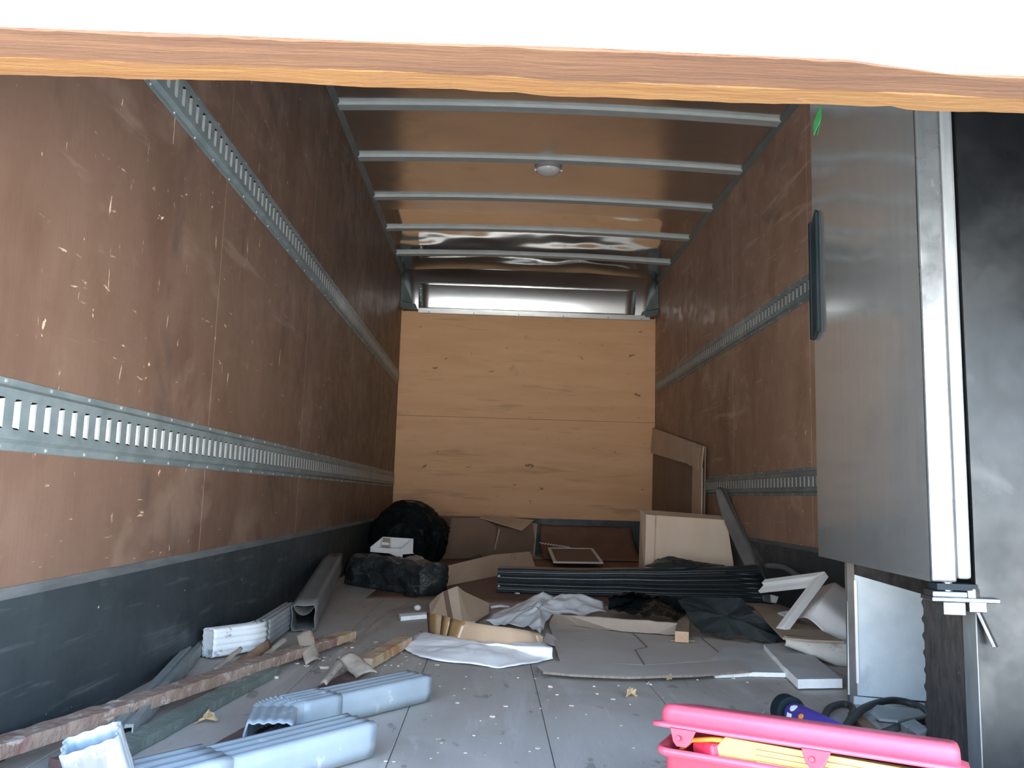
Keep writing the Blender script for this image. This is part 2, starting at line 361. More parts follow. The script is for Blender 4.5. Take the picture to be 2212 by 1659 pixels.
def crumple(name, center, ring, h, mat, parent=None, rings=14, per=6, amp=.012, sc=16, seed=1.0, power=.8, zmin=.002, th=0.0, foldamp=0.0, folds=9, ani=1.0, adir=0.0):
    """a slack sheet or bag: star-shaped outline, raised to h in the middle, creased by ridged noise"""
    c = V(center); ring = [V(p) for p in ring]; bd = []
    for i in range(len(ring)):
        p, q = ring[i], ring[(i+1) % len(ring)]
        for j in range(per): bd.append(p+(q-p)*(j/per))
    n = len(bd); vs = [c+V((0, 0, h))]; fs = []
    for r in range(1, rings+1):
        t = r/rings
        for j, b in enumerate(bd):
            p = c+(b-c)*t
            base = c.z+(b.z-c.z)*t
            z = base+h*max(0, 1-t**(1/power if power > 1 else 1/power))*1.0
            ca_, sa_ = math.cos(adir), math.sin(adir)
            pq = V(((p.x*ca_+p.y*sa_), (-p.x*sa_+p.y*ca_)*ani, p.z))
            z += amp*(ridge(pq, sc, seed)+.5*ridge(pq, sc*2.2, seed+4))*(1-.45*t)
            if foldamp: z += foldamp*math.sin(folds*2*math.pi*j/n+3*nz(p, 5, seed))*t*(1-t)*3
            if r == rings: p = p+(b-c).normalized()*(.012*nz(b, 30, seed))
            vs.append(V((p.x+amp*.5*nz(p, sc*1.3, seed+2), p.y+amp*.5*nz(p, sc*1.3, seed+7), max(z, zmin))))
    for j in range(n): fs.append((0, 1+j, 1+(j+1) % n))
    for r in range(rings-1):
        a = 1+r*n; b = a+n
        for j in range(n): fs.append((a+j, b+j, b+(j+1) % n, a+(j+1) % n))
    o = mesh(name, vs, fs, mat, parent, True)
    if th:
        s = o.modifiers.new('solid', 'SOLIDIFY'); s.thickness = th; s.offset = 1
    return o
def sweep(path, prof, up, scales=None):
    rows = []
    for i, p in enumerate(path):
        p = V(p); t = (V(path[min(i+1, len(path)-1)])-V(path[max(i-1, 0)])).normalized()
        r = t.cross(V(up)).normalized(); u = r.cross(t); s = scales[i] if scales else 1
        rows.append([p+r*(a*s)+u*(b*s) for a, b in prof])
    return rows
def spout_profile(w_, h_, rib=.0025, nw=3, nh=2):
    pr = []; a, b = w_/2, h_/2; c = .006
    def side(p, q, k):
        if k == 0:
            for j in range(3): pr.append((p[0]+(q[0]-p[0])*j/3, p[1]+(q[1]-p[1])*j/3))
            return
        p = V((p[0], p[1], 0)); q = V((q[0], q[1], 0)); d = q-p; nrm = V((-d.y, d.x, 0)).normalized()
        for j in range(k*6):
            s = j/(k*6); x = p+d*s+nrm*(rib*(.5-.5*math.cos(2*math.pi*k*s)))
            pr.append((x.x, x.y))
    side((-a+c, -b), (a-c, -b), nw); side((a, -b+c), (a, b-c), nh); side((a-c, b), (-a+c, b), nw); side((-a, b-c), (-a, -b+c), nh)
    return pr
def downspout(name, path, w_, h_, mat, inner, parent, up=V((0, 0, 1)), rib=.0025, nw=3, nh=2, scales=None, end_in=0.02):
    """hollow ribbed sheet-metal spout swept along a path"""
    pr = spout_profile(w_, h_, rib, nw, nh); k = 1-.004/min(w_, h_)*1.2
    out = sweep(path, pr, up, scales); inn = sweep(path, [(a*k, b*k) for a, b in pr], up, scales)
    mb = MB(); mb.grid(out, 0, True); mb.grid(inn, 1, True)
    n = len(pr); N = len(path)*n
    for e in (0, (len(path)-1)*n):
        for j in range(n):
            mb.f.append((e+j, e+(j+1) % n, N+e+(j+1) % n, N+e+j)); mb.m.append(0)
    return mb.obj(name, [mat, inner], parent, True)

# ================================================================== THE TRUCK BODY
XL, XR, Y0, Y1, ZC = -.846, 1.432, .80, 7.38, 2.43
DZ = CAMZ+.46                                 # height of the raised door's lower edge
tw = .02
# floor: boards run along the truck
fl = struct(MB().box((XL-.06, Y0-.12, -.12), (XR+.06, Y1+.08, -.03)).obj('floor', M['darksteel_shade']), 'worn grey wooden cargo floor')
x = XL; bi = 0
edges = [-.846]
e = .438-.3048*5
while e < XR-.05:
    if e > XL+.05: edges.append(e)
    e += .3048
edges.append(XR)
for a, b in zip(edges[:-1], edges[1:]):
    MB().box((a+.0008, Y0-.12, -.03), (b-.0008, Y1, 0)).obj('plank', M['floor'], fl, bevel=.0012, seg=1)

def side_wall(name, X, sgn, label):
    """outer skin with plywood panels; sgn = +1 when the room lies on the +X side"""
    a = X-sgn*(tw+.004); b = X-sgn*(tw+.06)
    wall = struct(MB().box((min(a, b), Y0, -.12), (max(a, b), Y1+.08, ZC+.1)).obj(name, [M['skin']]), label)
    ys = [Y0, 1.30, 2.52, 3.74, 4.96, 6.18, Y1]
    for y0, y1 in zip(ys[:-1], ys[1:]):
        p, q = X, X-sgn*tw
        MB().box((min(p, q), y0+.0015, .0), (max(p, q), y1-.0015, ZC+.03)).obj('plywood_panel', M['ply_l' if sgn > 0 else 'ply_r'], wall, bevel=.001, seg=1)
    return wall
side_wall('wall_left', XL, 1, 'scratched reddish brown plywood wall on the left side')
side_wall('wall_right', XR, -1, 'reddish brown plywood wall on the right side')
wf = struct(MB().box((XL-.08, Y1+.024, -.12), (XR+.08, Y1+.08, ZC+.1)).obj('wall_front', M['darksteel_shade']), 'orange brown plywood wall at the far end')
zs = [0, 1.165, 2.30]
for a, b in zip(zs[:-1], zs[1:]):
    MB().box((XL, Y1, a+.001), (XR, Y1+.02, b-.001)).obj('plywood_panel', M['ply_f'], wf, bevel=.001, seg=1)

# kick plates with a dusty sloping lip
def kick(name, X, sgn, label):
    pr = [(0, 0), (.006, 0), (.006, .280), (.0, .300)]
    mb = MB(); rows = []
    for y in (Y0+.02, Y1-.004):
        rows.append([V((X+sgn*(a+.0006), y, z)) for a, z in pr])
    mb.prism(rows[0], rows[1][0]-rows[0][0])
    k = struct(mb.obj(name, M['kick']), label)
    MB().prism([V((X+sgn*(a+.0012), Y0+.02, z)) for a, z in ((.0045, .2815), (.0065, .2815), (.0005, .301), (-.0012, .301))], V((0, Y1-Y0-.03, 0))).obj('lip', M['kicklip'], k)
    return k
kick('baseboard_left', XL, 1, 'dark metal kick plate along the left wall')
kick('baseboard_right', XR, -1, 'dark metal kick plate along the right wall')
struct(MB().box((XL+.008, Y1-.007, 0), (XR-.008, Y1-.0005, .304)).obj('baseboard_front', M['kick']), 'dark metal kick plate below the far wall')

# ceiling: thin rippled aluminium sheet over steel bows
def ceil_z(x, y):
    t = (x-XL)/(XR-XL)
    z = ZC+.026*4*t*(1-t)
    bay = ((y-4.064)/.6588) % 1.0
    env = math.sin(math.pi*bay)
    a = .003 if y < 5.4 else .011
    z += env*a*(nz(V((x*1.1, y*1.6, 0)), 1.6, 3.3)*1.3)+env*a*.35*nz(V((x, y, 0)), 5, 8)
    return z+.002
nx, ny = 70, 200
NF = 148                                       # the last bays are polished, dented sheet
rows = [[V((XL-.02+(XR-XL+.04)*i/nx, Y0+(Y1-Y0)*j/ny, ceil_z(XL+(XR-XL)*i/nx, Y0+(Y1-Y0)*j/ny))) for i in range(nx+1)] for j in range(ny+1)]
mb = MB().grid(rows[:NF+1])
ce = struct(mb.obj('ceiling', M['roof'], smooth=True), 'brown-reflecting aluminium ceiling sheet')
MB().grid(rows[NF:]).obj('dented_sheet', M['roofshiny'], ce, smooth=True)
mb = MB().box((XL-.08, Y0, ZC+.10), (XR+.08, Y1+.08, ZC+.13)); mb.obj('roof_skin', M['alu_out'], ce)
for k in range(-4, 5):
    y = 4.064+.6588*k; mb = MB(); n = 24; rows = []
    for (dy, dz) in ((-.034, .012), (-.031, 0), (.031, 0), (.034, .012), (.034, .022), (-.034, .022)):
        rows.append([V((XL+.012+(XR-XL-.024)*i/n, y+dy, ZC-.015+.026*4*(i/n)*(1-i/n)+dz)) for i in range(n+1)])
    rows.append(rows[0]); mb.grid(rows)
    mb.obj('roof_bow', M['bow'], ce)
for i, (X, s) in enumerate(((XL, 1), (XR, -1))):
    struct(MB().prism([V((X, Y0, ZC-.03)), V((X+s*.022, Y0, ZC-.004)), V((X+s*.022, Y0, ZC+.04)), V((X, Y0, ZC+.04))], V((0, Y1-Y0-.01, 0))).obj('trim_%d' % (i+1), M['post']),
           'dark roof rail along the top of the %s wall' % ('left', 'right')[i])

# bright header cove over the far wall
hd = bpy.data.objects.new('trim_3', None); COL.objects.link(hd); hd.location = (.29, Y1, 2.25); struct(hd, 'shiny metal header above the far wall')
def cove_y(z):
    """how far the cove stands off the wall at height z"""
    y = 0.0; zz = 2.10
    while zz < z-1e-6:
        d = min(.002, z-zz); k = (zz-2.10)/.33; y += d*math.tan(math.radians(11+30*k**1.3)); zz += d
    return y
def cove(x0, x1, z0, z1, off, name, mat, n=22):
    rows = [[V((x0+(x1-x0)*j/20, Y1-.004-off-cove_y(z0+(z1-z0)*i/n)+.0016*nz(V((x0+(x1-x0)*j/20, z0+(z1-z0)*i/n, 0)), 3.2, 2), z0+(z1-z0)*i/n)) for j in range(21)] for i in range(n+1)]
    mb = MB().grid(rows); o = mb.obj(name, mat, hd, smooth=True)
    s = o.modifiers.new('solid', 'SOLIDIFY'); s.thickness = .002; s.offset = 0
    return o
cove(XL+.01, XR-.01, 2.10, 2.468, .0, 'cove_sheet', M['header'])
cove(XL+.15, XR-.19, 2.128, 2.335, .012, 'header_panel', M['header'])
for i in range(3):
    MB().tube([(-.675, Y1-.022-cove_y(2.19+.05*i), 2.19+.05*i), (-.675, Y1-.012-cove_y(2.19+.05*i), 2.19+.05*i)], .006, 8).obj('rivet', M['strip'], hd)
mb = MB().box((XL+.15, Y1-.032, 2.082), (XR-.055, Y1-.001, 2.125)); mb.obj('angle_strip', M['strip'], hd, bevel=.002)
for sx in (0, 1):
    mb = MB(); n = 10; xa = XL+.002 if not sx else XR-.002; s = 1 if not sx else -1
    for z0, z1, rr in ((2.17, 2.42, .13), (2.11, 2.165, .155)):
        prof = [(0, .16)]+[(rr*math.sin(math.pi/2*i/n)*1.0, .155*(1-math.sin(math.pi/2*i/n))*.9+.004+.155*.1) if False else (rr*(1-math.cos(math.pi/2*i/n)), .15*(1-i/n)**1.2) for i in range(n+1)]
        bot = [V((xa+s*a, Y1-.004-b, z0)) for a, b in prof]+[V((xa, Y1-.004, z0))]
        mb.prism(bot, V((0, 0, z1-z0)))
    mb.obj('corner_post', M['post'], hd, bevel=.003)
for xx in (-.6, -.2, .2, .6, 1.0, 1.3):
    MB().tube([(xx, Y1-.034, 2.092), (xx, Y1-.030, 2.092)], .005, 6).obj('screw', M['darksteel_shade'], hd)

# raised door: two boards and a white painted face
dr = bpy.data.objects.new('door_1', None); COL.objects.link(dr); dr.location = (.29, .88, DZ); struct(dr, 'raised truck door with worn wooden lower edge and white outer face')
dh = DZ
frontpx = [(-700, 38), (0, 66), (400, 80), (800, 97), (1250, 110), (1500, 122), (1838, 137), (1900, 146), (2050, 167), (2120, 169), (2212, 171), (2900, 200)]
midpx = [(-700, 90), (0, 124), (500, 141), (900, 158), (1350, 178), (1800, 196), (2212, 214), (2900, 240)]
backpx = [(-700, 132), (0, 161), (300, 170), (640, 180), (1000, 196), (1050, 200), (1110, 199), (1180, 206), (1500, 217), (1880, 231), (1925, 228), (1965, 237), (2212, 247), (2900, 276)]
def edge_line(pp):
    ys = []
    for (px, py) in pp: q = F(px, py, DZ); ys.append((q.x, q.y))
    return ys
def interp(l, x):
    if x <= l[0][0]: return l[0][1]
    for (a, b), (c, d) in zip(l[:-1], l[1:]):
        if x <= c: return b+(d-b)*(x-a)/(c-a)
    return l[-1][1]
fe, me_, be = edge_line(frontpx), edge_line(midpx), edge_line(backpx)
N = 220; xs = [XL+.004+(XR-XL-.008)*i/N for i in range(N+1)]
def board(name, la, lb, mat, za, r0):
    mb = MB(); R = [[], [], [], []]
    for xx in xs:
        ya = interp(la, xx); yb = interp(lb, xx)
        j = .0016*fbm(V((xx, 0, r0)), 40, r0)
        za_ = DZ+.0022*fbm(V((xx, r0, 0)), 9, r0)
        R[0].append(V((xx, ya+j+.0003, za_+za))); R[1].append(V((xx, yb+j*.7-.0003, za_)))
        R[2].append(V((xx, yb-.0003, ZC+.0))); R[3].append(V((xx, ya+.0003, ZC+.0)))
    mb.grid(R+[R[0]]); return mb.obj(name, mat, dr)
board('outer_board', fe, me_, M['doorwood'], 0.001, 1.3)
board('inner_board', me_, be, M['doorply'], 0.0, 4.1)
mb = MB(); R = [[], [], [], []]
for xx in xs:
    ya = interp(fe, xx)
    R[0].append(V((xx, ya-.004, DZ+.004))); R[1].append(V((xx, ya, DZ+.004))); R[2].append(V((xx, ya, ZC+.02))); R[3].append(V((xx, ya-.004, ZC+.02)))
mb.grid(R+[R[0]]); mb.obj('outer_face', M['white_paint'], dr)

# yard outside
gr = struct(MB().box((-14, -22, -1.3), (14, 14, -1.12)).obj('ground', M['concrete']), 'pale sunlit concrete yard behind the truck')

# ================================================================== CARGO TRACKS
PER = .0508
def lip_mesh():
    mb = MB(); rows = []; hh = .025
    for i in range(5):
        a = math.pi/2*i/4
        d = .0115*(1-math.cos(a)); yy = .0110*math.sin(a)   # starts flush with the face at the far edge, rolls inwards
        c = .004*(i/4)
        rows.append([V((-d, -yy, -hh+c)), V((-d, -yy, -hh*.5)), V((-d, -yy, hh*.5)), V((-d, -yy, hh-c))])
    mb.grid(rows); me = bpy.data.meshes.new('slot_lip'); me.from_pydata([tuple(v) for v in mb.v], [], mb.f)
    me.materials.append(M['lip'])
    for p in me.polygons: p.use_smooth = True
    return me
LIP = {1: lip_mesh()}
lm = LIP[1].copy()
for v in lm.vertices: v.co.x = -v.co.x
LIP[-1] = lm
def track(X, s, zc, ystart, lipstart, label):
    t = thing('cargo_track', label, 'cargo track', (X, ystart, zc))
    P = .0145                                    # how far the slotted face stands off the wall
    mb = MB(); yend = Y1-.09
    g = lambda d, y, z: V((X+s*d, y, zc+z))
    for sg in (1, -1):
        mb.grid([[g(.0008, y, sg*.0635), g(.0035, y, sg*.062), g(.0035, y, sg*.050), g(P, y, sg*.043), g(P, y, sg*.0265)] for y in (ystart, yend)])
    n = int((yend-ystart)/PER)
    y = ystart
    for i in range(n):
        a = ystart+i*PER; b = a+PER
        o0 = a+.015; o1 = a+.036                # slot opening
        mb.grid([[g(P, a, -.0265), g(P, a, .0265)], [g(P, o0, -.0265), g(P, o0, .0265)]])
        mb.grid([[g(P, o1, -.0265), g(P, o1, .0265)], [g(P, b, -.0265), g(P, b, .0265)]])
        # chamfered slot corners
        for sg in (1, -1):
            mb.add([g(P, o0, sg*.0265), g(P, o0+.005, sg*.0265), g(P, o0, sg*.0215)], [(0, 1, 2)])
    mb.grid([[g(P, ystart+n*PER, -.0265), g(P, ystart+n*PER, .0265)], [g(P, yend, -.0265), g(P, yend, .0265)]])
    o = mb.obj('rail', M['galv'], t)
    MB().box((min(X+s*.0006, X+s*.0016), ystart, zc-.045), (max(X+s*.0006, X+s*.0016), yend, zc+.045)).obj('slot_shade', M['darksteel_shade'], t)  # dark strip painted in as the shade on the wall inside the slots
    mb = MB()
    for i in range(n):
        a = ystart+i*PER
        if a < lipstart: continue
        if X < 0 and .5 < zc < .7 and i % 7 == 0 or (i*13+5) % 17 == 0: pass
        l = bpy.data.objects.new('slot_lip', LIP[s]); COL.objects.link(l); l.parent = t
        l.matrix_parent_inverse = Matrix.Translation(-t.location); l.location = (X+s*P, a+.036, zc)
    for i in range(0, n, 3):
        a = ystart+i*PER+.0
        for sg in (1, -1):
            mb.tube([g(.003, a, sg*.0565), g(.006, a, sg*.0565)], .0035, 6)
    sc = mb.obj('screws', M['lip'], t); sc['kind'] = 'stuff'
    return t
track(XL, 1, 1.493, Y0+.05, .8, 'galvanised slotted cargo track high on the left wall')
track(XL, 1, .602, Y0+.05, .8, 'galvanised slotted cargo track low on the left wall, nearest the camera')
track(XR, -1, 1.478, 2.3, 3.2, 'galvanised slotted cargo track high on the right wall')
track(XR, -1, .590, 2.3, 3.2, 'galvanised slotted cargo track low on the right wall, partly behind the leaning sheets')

# ceiling lamp
LP = V((.283, 4.80, 0)); LP.z = ZC+.012
t = thing('ceiling_light', 'small round white dome light on the truck ceiling', 'light', LP)
mb = MB().tube([LP+V((0, 0, .025)), LP+V((0, 0, -.02))], .082, 28); mb.obj('base', M['lampbase'], t, bevel=.003)
rows = []
for i in range(8):
    a = math.pi/2*i/7; rows.append([LP+V((.072*math.cos(a)*math.cos(2*math.pi*j/28), .072*math.cos(a)*math.sin(2*math.pi*j/28), -.02-.034*math.sin(a))) for j in range(28)])
MB().grid(rows, 0, True).obj('lens', M['lens'], t, smooth=True)
for sx in (-1, 1):
    MB().box((LP.x+sx*.078-.007, LP.y-.012, LP.z-.030), (LP.x+sx*.078+.007, LP.y+.012, LP.z-.008)).obj('clip', M['strip'], t, bevel=.002)

# ================================================================== REFRIGERATOR CABINET on the right
FX, FY0, FY1, FXB, FZ = .922, 1.50, 2.17, 1.425, 2.36
t = thing('refrigerator', 'tall stainless steel refrigerator cabinet standing at the right with its base opened', 'refrigerator', (FX, FY1, 0))
MB().box((FX, FY0+.016, .345), (FXB, FY1, FZ)).obj('cabinet', M['steel2'], t, bevel=.003)
mb = MB(); rows = []
for i in range(13):
    for_ = []
    for j in range(25):
        xx = FX+(FXB-FX)*i/12; zz = FZ*j/24
        for_.append(V((xx, FY0+.003*nz(V((xx, zz, 0)), 2.2, 5), zz)))
    rows.append(for_)
mb.grid(rows); mb.box((FX, FY0+.004, 0), (FXB, FY0+.015, FZ)); mb.obj('side_panel', M['steel2'], t, smooth=False)
MB().box((FX-.002, FY0+.001, 0), (FX+.002, FY0+.05, .345)).obj('side_flange', M['gasket'], t)
# open compressor base
MB().box((FX-.012, FY1-.02, 0), (FX+.006, FY1, .36)).obj('far_stile', M['stile'], t, bevel=.001)
MB().box((FX+.006, FY1-.014, 0), (FXB, FY1, .345)).obj('insulation', M['insul'], t)
MB().box((FXB-.015, FY0+.016, 0), (FXB, FY1-.015, .345)).obj('back_panel', M['insul'], t)
a = AY(1832, 1237, FY1-.018); b = AY(2002, 1293, FY1-.018); c = AY(2003, 1513, FY1-.018); d = AY(1834, 1501, FY1-.018)
pts = [d]
n = 60
for i in range(n+1):
    s = i/n; p = c+(b-c)*s; p.x += .03; pts.append(p)
pts += [a]
MB().prism(pts, V((0, .003, 0))).obj('galvanised_plate', M['gvplate'], t)
pts = [V((FX+.004, FY0+.02, .004)), V((FX+.004, FY0+.02, .296))]
for i in range(61):
    s = i/60; pts.append(V((FX+.004, FY0+.235+.010*max(0, math.sin(s*math.pi*18))+.004*nz(V((s*9, 0, 0)), 1.3, 4), .303*(1-s)+.004*s)))
MB().prism(pts, V((.008, 0, 0))).obj('insulation_board', M['insul'], t)
q0 = AY(1845, 1503, FY1-.02); q1 = AY(2003, 1516, FY1-.02); q2 = AY(2003, 1528, FY1-.02); q3 = AY(1845, 1521, FY1-.02)
MB().prism([q0, q1, q2, q3], V((0, -.006, 0))).obj('lower_flange', M['gvplate'], t)
MB().box((FX+.004, FY1-.023, .05), (FX+.010, FY1-.018, .30)).obj('plate_edge', M['offwhite'], t)
# door
DX = .846
d0 = bpy.data.objects.new
mb = MB(); rows = []
for i in range(21):
    r_ = []
    for j in range(61):
        yy = FY0+.004+(FY1-FY0-.004)*i/20; zz = .356+(2.32-.356)*j/60
        r_.append(V((DX+.0011*nz(V((yy*1.2, zz*2.2, 0)), 2.4, 1.5)+.0006*nz(V((yy, zz, 0)), 6, 7), yy, zz)))
    rows.append(r_)
mb.grid(rows)
door = mb.obj('door', M['steel'], t, smooth=True)
mb = MB().box((DX+.0025, FY0+.001, .356), (DX+.046, FY1, 2.32)); mb.obj('door_rim', M['edge'], door, bevel=.004)
MB().box((DX+.048, FY0+.003, .362), (FX-.003, FY1-.01, 2.31)).obj('gasket', M['gasket'], door, bevel=.006)
# recessed black handle at the far edge
hz0, hz1 = .925, 1.225
hb = MB()
hb.prism([V((DX-.009, FY1-.012, hz0-.01)), V((DX-.009, FY1-.012, hz1+.0)), V((DX-.010, FY1-.055, hz1+.035)), V((DX-.004, FY1-.062, hz1+.02)), V((DX-.004, FY1-.062, hz0+.0)), V((DX-.010, FY1-.055, hz0+.01))], V((.0075, 0, 0)))
hb.box((DX-.011, FY1-.016, hz0-.005), (DX-.003, FY1+.004, hz1+.015))
hb.box((DX-.011, FY1-.066, hz0+.005), (DX-.003, FY1-.058, hz1+.025))
hb.obj('handle', M['blackplastic'], door, bevel=.002)
# hinge under the door
hx, hy, hz = DX+.028, FY0+.01, .335
mb = MB().box((hx-.032, hy-.022, hz-.012), (hx+.085, hy+.03, hz-.004)).box((hx-.03, hy-.02, hz-.004), (hx+.03, hy+.02, hz+.006))
mb.obj('hinge', M['zinc'], t, bevel=.002)
mb = MB().tube([(hx+.002, hy-.004, hz-.026), (hx+.002, hy-.004, hz+.022)], .009, 8).tube([(hx+.044, hy-.004, hz-.02), (hx+.044, hy-.004, hz+.012)], .013, 6)
mb.box((hx-.014, hy-.024, hz-.034), (hx+.024, hy+.01, hz-.012)); mb.box((hx+.03, hy-.024, hz-.028), (hx+.06, hy+.008, hz-.010))
mb.obj('hinge_bolt', M['zinc'], t, bevel=.0015)
MB().bar((hx+.050, hy-.012, hz-.026), (hx+.068, hy-.03, hz-.085), .012, .006).obj('hinge_lever', M['zinc'], t, bevel=.001)
MB().box((hx-.02, hy-.015, hz+.008), (hx+.05, hy+.02, hz+.019)).obj('hinge_bushing', M['blackplastic'], t)
t.rotation_euler = (0, 0, math.radians(-5))
# green strap hanging over the far top corner
g0, g1, g2, g3 = AY(1759, 292, FY1+.004), AY(1759, 268, FY1+.004), AY(1782, 215, FY1-.09), AY(1793, 215, FY1-.09)
gs = slab('strap', [AX(1759, 292, DX-.006), AX(1758.5, 266, DX-.006), AX(1792, 180, DX-.006), AX(1803, 192, DX-.006)], .002, M['green'])
tag(gs, 'short green strap at the top far edge of the refrigerator door', 'strap')

# ================================================================== LEFT FOREGROUND DEBRIS
# A short peeling spout end standing up
p1 = AY(196, 1594, 1.27); p0 = AY(243, 1745, 1.31); p0.z = max(p0.z, .012)
t = thing('downspout_offcut', 'short peeling white downspout end pointing up at bottom left', 'downspout', (p0.x, p0.y, 0))
ax = (p1-p0).normalized()
path = [p0+(p1-p0)*(i/8) for i in range(9)]
downspout('tube', path, .080, .052, M['spoutpeel'], M['spoutin'], t, up=V((.30, -.95, .05)), rib=.004, nw=3, nh=2)

# B pale blue spout with an elbow
zc = .034
s0 = F(905, 1480, zc); s1 = F(700, 1526, zc); dirn = (s1-s0).normalized()
t = thing('downspout', 'pale blue-white downspout with a ribbed elbow, lying behind the nearer spout', 'downspout', (s0.x, s0.y, 0))
path = [s0+(s1-s0)*(i/16) for i in range(17)]
downspout('straight_pipe', path, .084, .060, M['spout'], M['spoutin'], t, nw=3, nh=0, rib=.003)
e0 = s1-dirn*.012; e1 = F(608, 1541, zc); e2 = F(592, 1600, zc)
dd = (e2-e1).normalized()
k0 = e0+dirn*.10
path = [e0+(k0-e0)*(i/5) for i in range(6)]
turn = []
R_ = .085; ang = dirn.angle(dd); side = V((-dirn.y, dirn.x, 0)); side = side if side.dot(dd) > 0 else -side
n = 32
for i in range(1, n+1):
    a = ang*i/n; turn.append(k0+dirn*(R_*math.sin(a))+side*(R_*(1-math.cos(a))))
path += turn
le = turn[-1]
for i in range(1, 5): path.append(le+dd*(.115*i/4))
sc = [1.05]*6+[1.04+.045*(1 if (i//2) % 2 else -1) for i in range(n)]+[1.05]*4
downspout('elbow', path, .084, .060, M['spout'], M['spoutin'], t, nw=4, nh=0, scales=sc, rib=.003)

# C nearest spout
zc = .036
c0 = F(778, 1586, zc); c1 = F(330, 1704, zc); dirn = (c1-c0).normalized()
t = thing('downspout', 'pale blue-white downspout nearest the camera, running off the bottom edge', 'downspout', (c0.x, c0.y, 0))
L_ = (c1-c0).length
downspout('straight_pipe', [c0+dirn*(L_*.80*i/16) for i in range(17)], .088, .064, M['spout'], M['spoutin'], t, nw=3, nh=0, rib=.003)
downspout('sleeve', [c0+dirn*(L_*.745+.30*i/8) for i in range(9)], .098, .071, M['spout'], M['spoutin'], t, nw=3, nh=0, rib=.003)

# D chalky white spout against the kick plate
zc = .045
d0_, d1_, d2_ = F(449, 1389, zc), F(556, 1374, zc), F(628, 1324, zc)
t = thing('downspout', 'chalky white ribbed downspout with a slight bend, beside the left kick plate', 'downspout', (d1_.x, d1_.y, 0))
path = []
for i in range(25):
    s = i/24
    if s < .42: path.append(d0_.lerp(d1_, s/.42*.80))
    elif s > .68: path.append(d1_.lerp(d2_, .25+(s-.68)/.32*.75))
    else:
        k = (s-.42)/.26; a_, c_ = d0_.lerp(d1_, .80), d1_.lerp(d2_, .25); path.append((1-k)**2*a_+2*k*(1-k)*d1_+k*k*c_)
half = path[:15]; rest = path[14:]
downspout('front_section', half, .055, .082, M['spoutw'], M['spoutgrey'], t, nw=2, nh=4, rib=.0035)
downspout('back_section', rest, .053, .080, M['spoutgrey'], M['spoutgrey'], t, nw=2, nh=4, rib=.0035)

ax_ = (path[1]-path[0]).normalized(); sd_ = ax_.cross(V((0, 0, 1))).normalized(); q_ = path[0]+ax_*.004
MB().prism([q_-sd_*.024+V((0, 0, -.038)), q_+sd_*.024+V((0, 0, -.038)), q_+sd_*.024+V((0, 0, .038)), q_-sd_*.024+V((0, 0, .038))], ax_*.002).obj('folded_end', M['spoutw'], t)
# E square duct, far end resting up on the kick plate
e0 = F(655, 1335, .050); e1 = AX(722, 1214, -.775)
t = thing('duct', 'open square grey metal duct propped against the left kick plate', 'duct', (e0.x, e0.y, 0))
downspout('shell', [e0+(e1-e0)*(i/10) for i in range(11)], .085, .092, M['duct'], M['ductin'], t, nw=1, nh=1, rib=.004)
tdir = (e1-e0).normalized(); rr = tdir.cross(V((0, 0, 1))).normalized(); uu = rr.cross(tdir)
rows = []
for i in range(9):
    a = -1+2*i/8; rows.append([e0-tdir*.006+rr*(a*.037)+uu*(.043-.034*(1-a*a)**.8), e0+tdir*.30+rr*(a*.037)+uu*(.043-.014*(1-a*a))])
mb = MB().grid(rows); o = mb.obj('bent_flap', M['ductin'], t, smooth=True); s_ = o.modifiers.new('s', 'SOLIDIFY'); s_.thickness = .0015

# F grey channel stud
f0 = F(428, 1393, .022); f1 = F(262, 1584, .022)
t_ = (f1-f0).normalized(); r_ = t_.cross(V((0, 0, 1))).normalized()
prof = [(-.021, -.016), (-.018, -.016), (-.018, .010), (.018, .010), (.018, -.016), (.021, -.016), (.021, .016), (.006, .016), (.003, .008), (-.003, .008), (-.006, .016), (-.021, .016)]
rows = []
for i in range(31):
    c = f0+(f1-f0)*(i/30); rows.append([c+r_*(a+.0015*nz(c, 30, 3))+V((0, 0, b*(1+.05*nz(c, 20, 8)))) for a, b in prof])
mb = MB().grid(rows, 0, True); mb.f += [tuple(range(12)), tuple(range(30*12, 31*12))]; mb.m += [0, 0]
tag(mb.obj('metal_channel', M['stud']), 'narrow grey metal channel slanting from the left kick plate, below the chalky spout', 'metal channel')

def batten(name, p, q, w_, h_, mats, parent, seed, split=None, n=60, rag=.0022, up=V((0, 0, 1))):
    """rough strip with flaking edges"""
    p = V(p); q = V(q); t = (q-p).normalized(); r = t.cross(up).normalized(); u = r.cross(t); rows = []
    for i in range(n+1):
        c = p+(q-p)*(i/n); j = lambda k: rag*fbm(c, 26, seed+k)
        rows.append([c+r*(-w_/2+j(0))+u*(-h_/2), c+r*(w_/2+j(1))+u*(-h_/2), c+r*(w_/2+j(2))+u*(h_/2+j(3)), c+u*(h_/2+j(5)*.8), c+r*(-w_/2+j(4))+u*(h_/2+j(6))])
    mb = MB().grid(rows, 0, True); mb.f += [tuple(range(5)), tuple(range(n*5, n*5+5))]; mb.m += [0, 0]
    return mb.obj(name, mats, parent)
